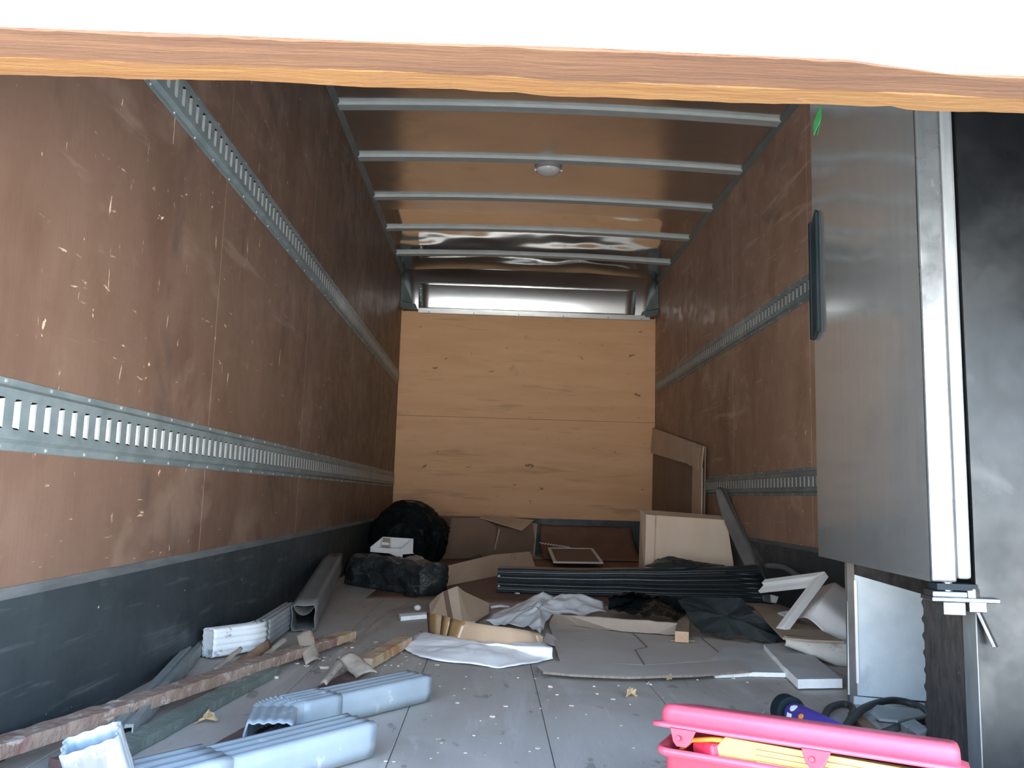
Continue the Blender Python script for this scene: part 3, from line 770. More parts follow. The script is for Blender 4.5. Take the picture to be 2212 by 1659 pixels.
# G long rusty batten
g0 = F(756, 1371, .022); g1 = AX(-45, 1630, -.815)
gm = g0+(g1-g0)*.10
t = thing('wooden_batten', 'long flaking rusty batten rising to the left edge of the picture', 'batten', (g0.x, g0.y, 0))
batten('shaft', gm, g1, .046, .026, M['rust'], t, 2.2, n=90)
batten('end', g0, gm, .044, .025, M['rustend'], t, 5.2, n=16)
def flap(name, pts, mats, parent, bow=.012, th=.003, seed=1, n=10):
    """curled flake spanned by four corners"""
    a, b, c, d = [V(p) for p in pts]; rows = []
    nn = (b-a).cross(d-a).normalized()
    if nn.z < 0: nn = -nn
    for i in range(n+1):
        s = i/n; row = []
        for j in range(7):
            k = j/6; p = (a*(1-k)+b*k)*(1-s)+(d*(1-k)+c*k)*s
            row.append(p+nn*(bow*4*k*(1-k)+.003*fbm(p, 40, seed))+(b-a).normalized()*(.004*fbm(p, 30, seed+3))*(1 if j in (0, 6) else 0))
        rows.append(row)
    o = MB().grid(rows).obj(name, mats, parent, smooth=True); m_ = o.modifiers.new('s', 'SOLIDIFY'); m_.thickness = th; m_.offset = 0
    return o
flap('flake', [F(640, 1374, .058), F(672, 1360, .066), F(690, 1424, .012), F(660, 1437, .006)], M['bark'], t, seed=3, bow=.006)
flap('flake', [F(668, 1362, .061), F(677, 1376, .055), F(689, 1416, .014), F(682, 1425, .012)], M['barkorange'], t, bow=.004, seed=4)
# H second batten
h0 = F(876, 1384, .020); h1 = F(330, 1686, .018); hm = h0+(h1-h0)*.28
t = thing('wooden_batten', 'shorter batten with an orange far end, running under the spouts', 'batten', (h0.x, h0.y, 0))
batten('end', h0, hm, .044, .026, M['rustend'], t, 7.2, n=24)
hm2 = V((hm.x, hm.y, .005)); h1.z = .005
batten('shaft', hm2, h1, .050, .009, M['redrust'], t, 9.1, n=50)
flap('flake', [F(730, 1426, .040), F(766, 1410, .050), F(815, 1452, .030), F(770, 1464, .010)], M['bark'], t, seed=8, bow=.008)
flap('flake', [F(728, 1424, .042), F(742, 1436, .036), F(705, 1480, .03), F(692, 1478, .03)], M['bark'], t, seed=18, bow=.006)
# I green batten underneath
tag(batten('wooden_batten', F(585, 1448, .012), F(228, 1634, .012), .048, .020, M['greenbat'], None, 3.7), 'flat green-grey batten on the floor under the long rusty one', 'batten')
tag(batten('wooden_batten', F(120, 1650, .010), F(420, 1540, .010), .030, .014, M['redrust'], None, 13.7, n=30), 'thin dark batten in the shadow between the rusty and green battens', 'batten')
# J bark flakes
tag(flap('bark_flake', [F(459, 1447, .006), F(470, 1451, .004), F(524, 1403, .030), F(518, 1397, .034)], M['bark'], None, seed=11, bow=.004), 'pale pointed bark flake in front of the chalky spout', 'bark flake')
tag(flap('bark_flake', [F(498, 1437, .006), F(535, 1437, .004), F(584, 1400, .020), F(578, 1383, .045)], M['barkbrown'], None, seed=12, bow=.01), 'brown bark slab leaning between chalky spout and rusty batten', 'bark flake')
tag(flap('bark_flake', [F(568, 1414, .006), F(584, 1412, .004), F(621, 1384, .026), F(612, 1377, .032)], M['bark'], None, seed=13, bow=.004), 'small pale bark flake right of the brown bark slab', 'bark flake')
tag(flap('bark_flake', [F(304, 1597, .006), F(308, 1602, .004), F(344, 1586, .006), F(342, 1581, .007)], M['bark'], None, seed=14, bow=.002), 'thin pale splinter on the floor beside the green batten', 'bark flake')
# K leaves
def leaf(name, px, py, size, rot, label, seed):
    c = F(px, py, .010); pts = []
    out = [(-1, 0), (-.72, .14), (-.55, .34), (-.35, .16), (-.1, .30), (.12, .48), (.25, .22), (.55, .40), (.72, .22), (1, .26), (.86, -.02), (.95, -.3), (.6, -.2), (.42, -.46), (.2, -.22), (-.1, -.36), (-.3, -.14), (-.6, -.25), (-.75, -.06)]
    ca, sa = math.cos(rot), math.sin(rot)
    vs = [c]; 
    for a, b in out:
        xx = (a*ca-b*sa)*size; yy = (a*sa+b*ca)*size*1.0
        vs.append(c+V((xx, yy, .010*math.sin(3*a+seed)+.014*abs(b))))
    fs = [(0, 1+i, 1+(i+1) % len(out)) for i in range(len(out))]
    o = mesh(name, vs, fs, M['leaf']); m_ = o.modifiers.new('s', 'SOLIDIFY'); m_.thickness = .0012
    return tag(o, label, 'leaf')
leaf('dry_leaf', 445, 1553, .024, .1, 'curled dry oak leaf on the floor between battens at left', 1)
leaf('dry_leaf', 1364, 1497, .017, .5, 'orange-brown dry leaf on the floor in front of the flat cardboard', 2)
leaf('dry_leaf', 1446, 1466, .011, 2.0, 'tiny curled leaf at the front edge of the flat cardboard', 3)
leaf('dry_leaf', 760, 1436, .014, 1.0, 'tiny brown leaf beside the second batten flake', 4) if False else None
# L wire with a white plug
wp = [F(897, 1311, .006), F(880, 1310, .016), F(850, 1319, .03), F(810, 1342, .035), (F(780, 1372, .02)), F(765, 1392, .006), F(745, 1400, .004)]
wpp = []
for i in range(len(wp)-1):
    for j in range(5): wpp.append(wp[i].lerp(wp[i+1], j/5))
wpp.append(wp[-1])
for _ in range(6):
    wpp = [wpp[0]]+[(wpp[i-1]+wpp[i]*2+wpp[i+1])/4 for i in range(1, len(wpp)-1)]+[wpp[-1]]
t = thing('wire', 'thin brown wire arching over the floor with a white plug end', 'wire', (wp[0].x, wp[0].y, 0))
MB().tube(wpp, .0032, 6).obj('strand', M['wire'], t, smooth=True)
pc = F(902, 1313, .014)
rows = [[pc+V((.016*math.sin(math.pi*i/6)*math.cos(2*math.pi*j/10)+.003*nz(V((i, j, 0)), 1.7), .014*math.sin(math.pi*i/6)*math.sin(2*math.pi*j/10), .012*math.cos(math.pi*i/6))) for j in range(10)] for i in range(7)]
MB().grid(rows, 0, True).obj('plug', M['paper'], t, smooth=True)
# M white strip
o = slab('foam_strip', [F(862, 1326, .018), F(921, 1322, .018), F(924, 1327, .018), F(866, 1332, .018)], .016, M['foam'])
tag(o, 'narrow white foam strip on the floor left of the taped cardboard', 'foam strip')

# ================================================================== FAR LEFT
# brown sheet on the floor curling up at the far wall
def dense(pr, m=4):
    o = []
    for (a, b), (c, d) in zip(pr[:-1], pr[1:]):
        for i in range(m): o.append((a+(c-a)*i/m, b+(d-b)*i/m))
    return o+[pr[-1]]
def sheet(name, prof, x0, x1, mat, skew, amp):
    rows = []
    for yy, zz in dense(prof):
        tt = (yy-3.9)/3.5
        rows.append([V((x0+(x1-x0)*i/18, yy-skew*(i/18), zz+amp*tt*abs(nz(V((x0+(x1-x0)*i/18, yy, 0)), 2.4, 3)))) for i in range(19)])
    o = MB().grid(rows).obj(name, mat, smooth=True); m_ = o.modifiers.new('s', 'SOLIDIFY'); m_.thickness = .004; m_.offset = 1
    return o
tag(sheet('brown_sheet', [(3.98, .001), (4.5, .001), (5.2, .001), (6.0, .001), (6.78, .001)], -.56, 1.25, M['redboard'], .06, .002), 'large flat brown sheet covering the rear part of the floor', 'sheet')
tag(sheet('curled_sheet', [(6.70, .008), (6.9, .03), (7.1, .09), (7.25, .16), (7.345, .25)], .43, 1.22, M['redboard'], .0, .02), 'brown sheet curling up against the far kick plate', 'sheet')

# black wrapped box
q = [F(738, 1262), F(908, 1290)]
dv = (q[1]-q[0]).normalized(); nv = V((-dv.y, dv.x, 0)); 
if nv.y < 0: nv = -nv
LL = (q[1]-q[0]).length
rows = []
def wrapbox(o_, dv, nv, L, D, H, seed, amp, nu=34, nvv=22):
    """box-shaped parcel in slack plastic: surface from a rounded box section swept along its length"""
    rows = []
    for i in range(nu+1):
        s = i/nu; k = 1-.10*max(0, abs(s-.5)*2-.8)/.2
        row = []
        for j in range(nvv*4):
            a = 2*math.pi*j/(nvv*4); ca, sa = math.cos(a), math.sin(a)
            e_ = 5.0; rr = 1/((abs(ca)**e_+abs(sa)**e_)**(1/e_))
            y_ = ca*rr*D/2*k; z_ = sa*rr*H/2*k
            p = o_+dv*(L*s)+nv*(D/2+y_)+V((0, 0, H/2+z_))
            d_ = amp*(ridge(V((p.x, p.y*1.0, p.z*2.2)), 9, seed)+.5*ridge(p, 22, seed+3))
            out = (nv*ca+V((0, 0, sa)))
            p = p+out*d_
            p.z = max(.003, p.z); row.append(p)
        rows.append(row)
    mb = MB().grid(rows, 0, True)
    n = nvv*4
    for e0 in (0, nu*n):
        cc = sum((mb.v[e0+j] for j in range(n)), V((0, 0, 0)))/n; mb.v.append(cc); ci = len(mb.v)-1
        for j in range(n): mb.f.append((e0+j, e0+(j+1) % n, ci)); mb.m.append(0)
    return mb
o = wrapbox(q[0]+dv*.02, dv, nv, LL*.97, .17, .146, 4.4, .014).obj('wrapped_parcel', M['bagdust'], smooth=True)
tag(o, 'low dusty parcel wrapped in black plastic, lying in front of the bin bag', 'parcel')
o = crumple('plastic_corner', F(893, 1283, .004), [F(872, 1287, .003), F(896, 1272, .02), F(914, 1283, .004), F(898, 1292, .003)], .02, M['bagdust'], rings=6, amp=.006, seed=6.1)
tag(o, 'loose black plastic corner trailing from the low wrapped parcel', 'plastic')

# bin bag
bc = V((-.575, 6.08, 0)); rows = []
for i in range(61):
    v = i/60; row = []
    for j in range(120):
        a = 2*math.pi*j/120
        # silhouette: wide shoulders, tucked base, domed top
        rad = (.212+.042*math.sin(v*3.0))*min(1, (1-v)**.42*1.35)*(0.86+.14*min(1, v*6))
        z = .43*v
        p = bc+V((math.cos(a)*rad, math.sin(a)*rad*.95, z))
        d_ = .022*ridge(p, 6, 3)+.020*ridge(V((p.x*1.6, p.y*1.6, p.z*.7)), 11, 5)+.010*ridge(p, 26, 2)
        fold = .012*math.sin(17*a+4*nz(p, 4, 1))*max(0, .55-v)*1.8
        g = 1+(d_+fold)/.27
        pp = bc+V((math.cos(a)*rad*g+(.02 if math.cos(a) > 0 and v > .55 else 0), math.sin(a)*rad*.95*g, max(.004, z+.4*d_*v)))
        pp.x = max(pp.x, XL+.012); pp.z -= .02*max(0, (pp.x-bc.x))*v*2
        row.append(pp)
    rows.append(row)
mb = MB().grid(rows, 0, True)
o = mb.obj('bin_bag', M['bag'], smooth=True)
tag(o, 'bulging shiny black bin bag in the far left corner', 'bin bag')

# white carton on the parcel
cz = .158
A_ = F(800, 1200, cz+.0)
ca = AY(799, 1198, 4.62); cb = AY(869, 1199, 4.50)
t = thing('carton', 'small open white carton on top of the wrapped black parcel', 'carton', (ca.x, ca.y, cz))
dv2 = (cb-ca); dv2.z = 0; Lc = dv2.length; dv2.normalize(); nv2 = V((-dv2.y, dv2.x, 0))
b0 = V((ca.x, ca.y, cz)); H1 = .036; D1 = .10
def cp(u, d, h): return b0+dv2*u+nv2*d+V((0, 0, h))
MB().prism([cp(0, 0, .010), cp(0, 0, H1), cp(Lc, 0, H1), cp(Lc, 0, -.012), cp(Lc*.55, 0, .012)], nv2*.003).obj('front', M['paper'], t)
MB().prism([cp(0, 0, .01), cp(Lc, 0, .01), cp(Lc, D1, .01), cp(0, D1, .01)], V((0, 0, .003))).obj('bottom', M['paper'], t)
MB().prism([cp(.005, D1, .012), cp(Lc*.95, D1, .012), cp(Lc*.95, D1, .088), cp(.005, D1, .088)], nv2*.003).obj('back', M['paper'], t)
MB().prism([cp(0, 0, .012), cp(0, D1, .012), cp(0, D1, .088), cp(0, 0, H1)], dv2*.003).obj('side', M['paper'], t)
MB().prism([cp(Lc*.95, 0, .012), cp(Lc*.95, D1, .012), cp(Lc*.95, D1, .088), cp(Lc*.95, 0, H1)], dv2*-.003).obj('side', M['paper'], t)
MB().prism([cp(.035, D1*.55, .012), cp(.085, D1*.55, .012), cp(.085, D1*.55, .085), cp(.04, D1*.55, .085)], nv2*.004).obj('insert', M['woodgrey'], t)
MB().prism([cp(.036, D1*.50, .048), cp(.084, D1*.50, .048), cp(.084, D1*.50, .062), cp(.036, D1*.50, .062)], nv2*.004).obj('insert_label', M['paper'], t)
# pale rag behind the parcel
o = crumple('paper_scrap', AY(898, 1212, 5.62), [F(874, 1231, .003), AY(876, 1206, 5.66), AY(898, 1199, 5.70), AY(914, 1204, 5.66), F(919, 1231, .003), F(897, 1233, .003)], .02, M['carddust'], rings=8, amp=.008, seed=9)
tag(o, 'crumpled greyish paper scrap behind the wrapped parcel', 'paper')

# open cardboard box by the far wall
b0 = F(954, 1211); b1 = F(1158, 1206); dv = (b1-b0); dv.z = 0; L = dv.length; dv.normalize(); nv = V((-dv.y, dv.x, 0)); D = .40
t = thing('cardboard_box', 'open brown cardboard box with a folded-out flap, by the far wall', 'box', ((b0+b1)/2))
def bp(u, d, h): return b0+dv*(u*L)+nv*d+V((0, 0, h+.012))
MB().prism([bp(0, 0, 0), bp(.52, 0, 0), bp(.56, 0, .24), bp(.38, 0, .305), bp(.08, 0, .30)], nv*.006).obj('front', M['carddark'], t)  # dark cardboard copy: the shadow on this face is put into its colour
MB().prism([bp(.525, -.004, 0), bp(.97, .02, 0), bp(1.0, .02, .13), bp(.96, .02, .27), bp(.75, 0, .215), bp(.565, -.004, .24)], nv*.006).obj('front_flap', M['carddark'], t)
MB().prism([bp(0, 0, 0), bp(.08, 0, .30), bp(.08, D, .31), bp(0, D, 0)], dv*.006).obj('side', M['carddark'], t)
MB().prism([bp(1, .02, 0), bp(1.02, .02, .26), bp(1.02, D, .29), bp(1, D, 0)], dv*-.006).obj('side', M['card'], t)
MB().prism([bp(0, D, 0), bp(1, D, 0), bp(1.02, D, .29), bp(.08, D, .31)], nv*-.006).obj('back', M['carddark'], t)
slab('top_flap', [bp(.37, .0, .308), bp(.60, .22, .318), bp(1.02, .06, .290), bp(.75, -.10, .215)], .005, M['card'], t, rag=.003)
slab('tape', [bp(.525, -.008, .06), bp(.535, -.008, .06), bp(.585, -.008, .22), bp(.572, -.008, .22)], .001, M['carddust'], t)
o = slab('paper_scrap', [AY(972, 1128, 6.56), AY(962, 1130, 6.56), AY(958, 1159, 6.54), AY(982, 1158, 6.54)], .003, M['papergrey'])
tag(o, 'grey triangular paper sticking up beside the bin bag', 'paper')
# bits in front of the box
o = crumple('cloth_scrap', F(1036, 1206, .01), [F(1012, 1209, .003), F(1018, 1199, .03), F(1048, 1195, .04), F(1060, 1202, .004), F(1040, 1211, .003)], .02, M['greydark'], rings=6, amp=.01, seed=19)
tag(o, 'small dark scrap in front of the open cardboard box', 'scrap')

# cardboard strip behind the ribbed panel
p = [F(960, 1268), F(1066, 1247), F(1158, 1234)]
t_ = [AY(959, 1225, p[0].y+.04), AY(1062, 1200, p[1].y+.05), AY(1144, 1193, p[2].y+.06)]
mb = MB(); rows = []
for i in range(13):
    s = i/12
    lerp = lambda l: (l[0].lerp(l[1], s*2) if s < .5 else l[1].lerp(l[2], s*2-1))
    a, b = lerp(p), lerp(t_); rows.append([a+(b-a)*(j/4)+V((0, .004*nz(a, 8, j), .003)) for j in range(5)])
o = mb.grid(rows).obj('cardboard_strip', M['card'], smooth=False); m_ = o.modifiers.new('s', 'SOLIDIFY'); m_.thickness = .005
tag(o, 'long tan cardboard strip standing behind the black ribbed panel', 'cardboard')
o = MB().hexa([F(950, 1267), F(957, 1267), F(957, 1262), F(950, 1262), AY(950, 1250, 4.57), AY(957, 1250, 4.57), AY(957, 1250, 4.63), AY(950, 1250, 4.63)]).obj('wood_chip', M['wood'])
tag(o, 'tiny tan wood chip at the left end of the standing cardboard strip', 'wood chip')

# framed screen
sc4 = [AY(1186, 1184.5, 6.85), AY(1278, 1186, 6.85), F(1300, 1216, .035), F(1198.5, 1214.6, .035)]
t = thing('mesh_screen', 'small white framed mesh screen lying on the brown sheet', 'screen', sum(sc4, V((0, 0, 0)))/4)
for a, b in zip(sc4, sc4[1:]+sc4[:1]):
    MB().bar(a, b, .022, .012).obj('frame_bar', M['frame'], t)
slab('mesh', [p_+V((0, 0, .002)) for p_ in sc4], .003, M['mesh'], t)
mb = MB()
w0, w1 = AY(1166, 1173, 6.92), AY(1232, 1183, 6.92); n = 44; rows = []
for i in range(n+1):
    c = w0.lerp(w1, i/n); zz = .006*math.sin(i*1.57)
    rows.append([c+V((0, -.035, zz)), c+V((0, .035, zz))])
o = mb.grid(rows).obj('corrugated_strip', M['frame']); m_ = o.modifiers.new('s', 'SOLIDIFY'); m_.thickness = .003
tag(o, 'narrow white corrugated strip behind the mesh screen', 'strip')
# ================================================================== MIDDLE
# black ribbed panel
a0 = F(1072, 1281); a1 = F(1640, 1303); dv = (a1-a0); L = dv.length; dv.normalize(); nv = V((-dv.y, dv.x, 0))
t = thing('ribbed_panel', 'long black ribbed plastic panel lying across the middle of the floor', 'panel', (a0+a1)/2)
rows = []; nu = 60
for i in range(nu+1):
    s = i/nu; row = []
    Hh = .118+.052*s*s; sag = 0.0
    top_off = -.03*max(0, s-.9)*10*0
    for j in range(57):
        k = j/56
        if k < .8:                              # ribbed front, leaning back a little
            z = Hh*(k/.8); rib = .006*abs(math.sin(math.pi*7*(k/.8)))
            p = a0+dv*(L*s+(.085*max(0, s-.6)/.4*(1-k/.8)))+nv*(.035*(k/.8)-rib)+V((0, 0, z+.003))
        else:
            q_ = (k-.8)/.2
            p = a0+dv*(L*s)+nv*(.035+.10*q_)+V((0, 0, Hh+.003+.006*math.sin(math.pi*q_)))
        p += V((0, 0, .004*nz(V((s*5, k*2, 0)), 1, 3)))
        p.z = max(p.z, .003)
        row.append(p)
    row.append(a0+dv*(L*s)+nv*.135+V((0, 0, .003)))
    rows.append(row)
mb = MB().grid(rows); n_ = len(rows[0])
mb.f += [tuple(range(n_)), tuple(range(nu*n_, nu*n_+n_))]; mb.m += [0, 0]
mb.obj('ribbed_shell', M['ribbed'], t)
for zz in (.035, .085):
    p = a0+dv*.012+nv*.0+V((0, 0, zz)); MB().tube([p-nv*.004, p+nv*.010], .006, 8).obj('rivet', M['galv'], t)
# flared corrugated ends at the right
for k in range(6):
    z0 = .025+.022*k
    p = a0+dv*(L*.99+.075*(1-k/6))+nv*(.012+.025*k/6)+V((0, 0, z0))
    MB().tube([p-dv*.16-nv*.004, p-dv*.02-nv*.012, p+dv*.012-nv*.006], [.006, .010, .008], 8).obj('rib_end', M['ribbed'], t, smooth=True)
# torn plastic on top of it
o = crumple('torn_plastic', AY(1475, 1222, 4.33), [AY(1392, 1226, 4.36), AY(1420, 1208, 4.42), AY(1452, 1203, 4.42), AY(1500, 1215, 4.42), AY(1560, 1222, 4.40), AY(1568, 1227, 4.32), AY(1480, 1230, 4.28)], .008, M['baggrey'], rings=8, amp=.010, sc=18, seed=12, th=.001)
tag(o, 'torn black plastic on top of the ribbed panel, before the tan cardboard', 'plastic')

# tan cardboard standing box
yb = 4.95
c0, c1 = AY(1393, 1235, yb), AY(1592, 1240, yb-.10); c0.z = .01; c1.z = .01
c2, c3 = AY(1570, 1124, yb-.03), AY(1396, 1112, yb+.09)
t = thing('cardboard_box', 'tall tan cardboard box panel standing behind the ribbed panel', 'box', c0)
slab('front', [c0, c1, c2, c3], .006, M['cardpale'], t)
up_ = V((0, .10, .012))
slab('top_edge', [c3+V((-.004, 0, .002)), c2+V((0, 0, .002)), c2+up_+V((.0, .0, .012)), c3+up_+V((-.03, 0, .018))], .005, M['card'], t)
slab('side', [c0+V((-.002, 0, 0)), c3+V((-.002, 0, .004)), AY(1383, 1101, yb+.16), V((AY(1379, 1235, yb+.12).x, yb+.12, .01))], .005, M['card'], t)
cre0, cre1 = c0.lerp(c1, .10), c3.lerp(c2, .12)
MB().bar(cre0+V((0, -.004, 0)), cre1+V((0, -.004, 0)), .008, .004, up=V((0, 1, 0))).obj('crease', M['card'], t)

# grey curved sheet leaning to the right wall
lp = [(1545, 1055, 5.10), (1551, 1085, 5.02), (1558, 1110, 4.92), (1573, 1146, 4.74), (1590, 1184, 4.56), (1608, 1222, 4.40), (1625, 1258, 4.28), (1640, 1290, 4.20)]
mp = [(1562, 1053, 5.12), (1580, 1082, 4.98), (1592, 1109, 4.86), (1611, 1153, 4.66), (1624, 1186, 4.50), (1634, 1224, 4.34), (1645, 1262, 4.22), (1652, 1300, 4.12)]
rp_ = [(1580, 1056, 5.02), (1603, 1087, 4.90), (1617, 1117, 4.78), (1637, 1160, 4.60), (1650, 1195, 4.46), (1657, 1232, 4.32), (1663, 1272, 4.20), (1668, 1308, 4.10)]
def pt3(l): 
    o = []
    for px, py, yy in l:
        p = AY(px, py, yy+.05); p.x = min(p.x, XR-.02); p.z = max(p.z, .01); o.append(p)
    return o
A3, B3, C3 = pt3(lp), pt3(mp), pt3(rp_)
t = thing('grey_sheet', 'curved dusty grey sheet leaning on the right wall over the tan cardboard', 'sheet', C3[-1])
def strip(name, P_, Q_, mat):
    rows = []
    for i in range(len(P_)-1):
        for j in range(4):
            s = j/4; a = P_[i].lerp(P_[i+1], s); b = Q_[i].lerp(Q_[i+1], s)
            rows.append([a.lerp(b, k/4) for k in range(5)])
    rows.append([P_[-1].lerp(Q_[-1], k/4) for k in range(5)])
    o = MB().grid(rows).obj(name, mat, t, smooth=True); m_ = o.modifiers.new('s', 'SOLIDIFY'); m_.thickness = .006; m_.offset = 0
strip('face', A3, B3, M['greysheet']); strip('returned_edge', B3, C3, M['greydark'])

# tall folded cardboard against the right wall
def rw(px, py, X): return AX(px, py, X)
t = thing('folded_carton', 'tall flattened brown carton leaning on the right wall near the far corner', 'cardboard', (1.36, 6.4, 0))
X_ = 1.412
k0, k1, k2, k3 = rw(1411.5, 924, X_), rw(1522, 964, X_), rw(1517, 1120, X_-.03), rw(1407, 1105, X_-.02)
k0.y = min(k0.y, Y1-.02); k3.y = min(k3.y, Y1-.02)
k2.z = .01; k3.z = .01
slab('sheet', [k0, k1, k2, k3], .012, M['carddark'], t, n=V((-1, 0, 0)))
j0, j1 = k0.lerp(k3, .20), k1.lerp(k2, .17)
off = V((-.008, 0, 0))
slab('top_flap', [k0+off, k1+off, j1+off*2.5, j0+off*2.5], .006, M['card'], t, n=V((-1, 0, 0)), rag=.004)
slab('side_flap', [j1+off*2.2, k2+off*1.5, k2.lerp(k3, .16)+off*1.5, j1.lerp(j0, .14)+off*2.2], .008, M['card'], t, n=V((-1, 0, 0)), rag=.003)
slab('tape', [rw(1496, 962, X_-.025), rw(1512, 968, X_-.025), rw(1507, 1013, X_-.028), rw(1487, 1004, X_-.028)], .002, M['card'], t, n=V((-1, 0, 0)), rag=.006)

# cardboard tent
ap = AY(988, 1266, 3.62)
T = [AY(927, 1305, 3.55), AY(945, 1286, 3.60), ap, AY(1057, 1303, 3.62), AY(1056, 1325, 3.50), AY(1024, 1341, 3.36), AY(962, 1333, 3.36), AY(932, 1326, 3.42)]
for p in T: p.z = max(p.z, .012)
t = thing('cardboard_piece', 'creased tan cardboard piece peaked like a tent behind the taped strip', 'cardboard', (ap.x, ap.y, 0))
bt = [F(955, 1332, .012), F(972, 1336, .010), F(996, 1341, .014), F(1026, 1342, .012)]
seg = [[T[0], T[1], AY(957, 1278, 3.60), F(967, 1334, .012), F(930, 1330, .012)],
       [AY(957, 1278, 3.60), AY(967, 1274, 3.60), F(979, 1337, .012), F(967, 1334, .012)],
       [AY(967, 1274, 3.60), ap, F(998, 1341, .014), F(979, 1337, .012)],
       [ap, AY(1003, 1278, 3.60), F(1014, 1342, .016), F(998, 1341, .014)],
       [AY(1003, 1278, 3.60), T[3], T[4], F(1028, 1342, .014), F(1014, 1342, .016)]]
for i, s_ in enumerate(seg):
    slab('facet', [p+V((0, .004*(i % 2), 0)) for p in s_], .005, M['carddark' if i == 1 else 'cardpale' if i == 2 else 'card'], t)  # one cardboard in lit and shaded tones, light on the folds painted per facet
for p_ in (0,):
    pass
# foam wrap sheet
fc = F(1040, 1408, .010)
ring = [F(884, 1412, .003), F(873, 1402, .004), F(890, 1382, .02), F(909, 1367, .022), F(950, 1378, .012), F(1010, 1388, .008), F(1090, 1396, .008), F(1160, 1391, .014), F(1174, 1391, .03), F(1188, 1404, .028), F(1192, 1424, .004), F(1150, 1434, .003), F(1088, 1446, .003), F(1030, 1438, .003), F(950, 1431, .003), F(900, 1420, .003)]
o = crumple('foam_wrap', fc, ring, .016, M['foamsheet'], rings=14, per=5, amp=.007, sc=10, seed=3.3, th=.002)
tag(o, 'bright white foam wrap sheet under the taped cardboard strip', 'foam wrap')
# taped cardboard strip
tp = [(923, 1323), (955, 1329), (993, 1340), (1045, 1349), (1101, 1356), (1140, 1363), (1171, 1370)]
bt = [(927, 1373), (950, 1381), (976, 1388), (1035, 1397), (1101, 1401), (1155, 1396), (1170, 1386)]
rows = []
ysv = [2.93, 2.85, 2.79, 2.73, 2.71, 2.74, 2.80]
for (a, b), (c, d), yy in zip(tp, bt, ysv):
    A_, B_ = AY(a, b, yy+.01), AY(c, d, yy); B_.z = max(B_.z, .016); rows.append([B_.lerp(A_, k/4) for k in range(5)])
R2 = []
for i in range(len(rows)-1):
    for j in range(4): R2.append([p.lerp(q, j/4) for p, q in zip(rows[i], rows[i+1])])
R2.append(rows[-1])
t = thing('cardboard_strip', 'curved tan cardboard strip with brown tape, standing on the white foam wrap', 'cardboard', (R2[12][0].x, R2[12][0].y, .02))
o = MB().grid(R2).obj('strip', M['cardstrip'], t, smooth=True); m_ = o.modifiers.new('s', 'SOLIDIFY'); m_.thickness = .006; m_.offset = 0
for a, b in ((0, 3), (4, 6), (6, 9)):
    o = MB().grid([[p+V((0, -.0045, 0)) for p in r] for r in R2[a:b+1]]).obj('tape', M['tape'], t, smooth=True)
    m_ = o.modifiers.new('s', 'SOLIDIFY'); m_.thickness = .001
o = MB().grid([[p+V((0, -.0055, .0)) for p in r[:4]] for r in R2[22:25]]).obj('crumpled_end', M['card'], t); m_ = o.modifiers.new('s', 'SOLIDIFY'); m_.thickness = .004
# milky film
fc = F(1165, 1335, .03)
ring = [F(1040, 1350, .01), F(1075, 1330, .02), F(1110, 1310, .05), F(1172, 1283, .10), F(1198, 1296, .07), F(1215, 1289, .09), F(1262, 1292, .08), F(1300, 1305, .05), F(1312, 1328, .02), F(1270, 1331, .02), F(1195, 1334, .03), F(1180, 1350, .012), F(1168, 1372, .006), F(1140, 1358, .01), F(1080, 1352, .01)]
o = crumple('plastic_film', fc, ring, .012, M['film'], rings=22, per=7, amp=.022, sc=5, seed=5.5, ani=2.8, adir=.7, th=.001)
tag(o, 'crumpled milky translucent plastic film behind the taped strip', 'plastic film')
o = slab('film_scrap', [F(1172, 1386, .010), F(1180, 1367, .012), F(1196, 1372, .012), F(1213, 1396, .008), F(1190, 1392, .008)], .002, M['film'])
tag(o, 'small torn grey film scrap on the flat cardboard', 'plastic film')
o = MB().tube([F(1060, 1312, .012), F(1080, 1309, .016), F(1100, 1311, .012)], .006, 6).obj('white_cord', M['paper'], smooth=True)
tag(o, 'short white cord piece right of the tent-shaped cardboard', 'cord')

# flat dusty cardboard sheet
t = thing('cardboard_sheet', 'large flat dusty cardboard sheet on the floor in the middle', 'cardboard', F(1400, 1410))
outl = [(1186, 1346), (1270, 1357), (1355, 1367), (1440, 1373), (1520, 1378), (1609, 1388), (1622, 1406), (1592, 1424), (1390, 1436), (1209, 1428), (1198, 1390)]
slab('panel', [F(a, b, .010) for a, b in outl], .005, M['carddust'], t, rag=.003, seed=2)
fl_ = [(1193, 1427), (1390, 1436.5), (1592, 1425), (1624, 1448), (1500, 1458), (1355, 1462), (1240, 1457), (1174, 1451), (1158, 1439)]
slab('front_flap', [F(a, b, .014 if i < 3 else .020) for i, (a, b) in enumerate(fl_)], .006, M['carddust'], t, rag=.003, seed=5, k2=M['cardedge'])
for a, b in (((1366, 1367), (1398, 1398)), ((1398, 1398), (1372, 1404)), ((1372, 1404), (1392, 1436)), ((1515, 1378), (1570, 1424))):
    MB().bar(F(*a, .011), F(*b, .011), .004, .0022).obj('crease', M['cardedge'], t)
o = slab('cardboard_strip', [F(1186, 1345, .012), F(1343, 1362, .012), F(1400, 1366, .012), F(1461, 1370, .012), F(1463, 1345, .055), F(1400, 1340, .055), F(1327, 1335, .055), F(1197, 1326, .055)], .005, M['cardmid'], rag=.004, seed=8)
tag(o, 'brown cardboard flap strip at the back edge of the flat sheet', 'cardboard')
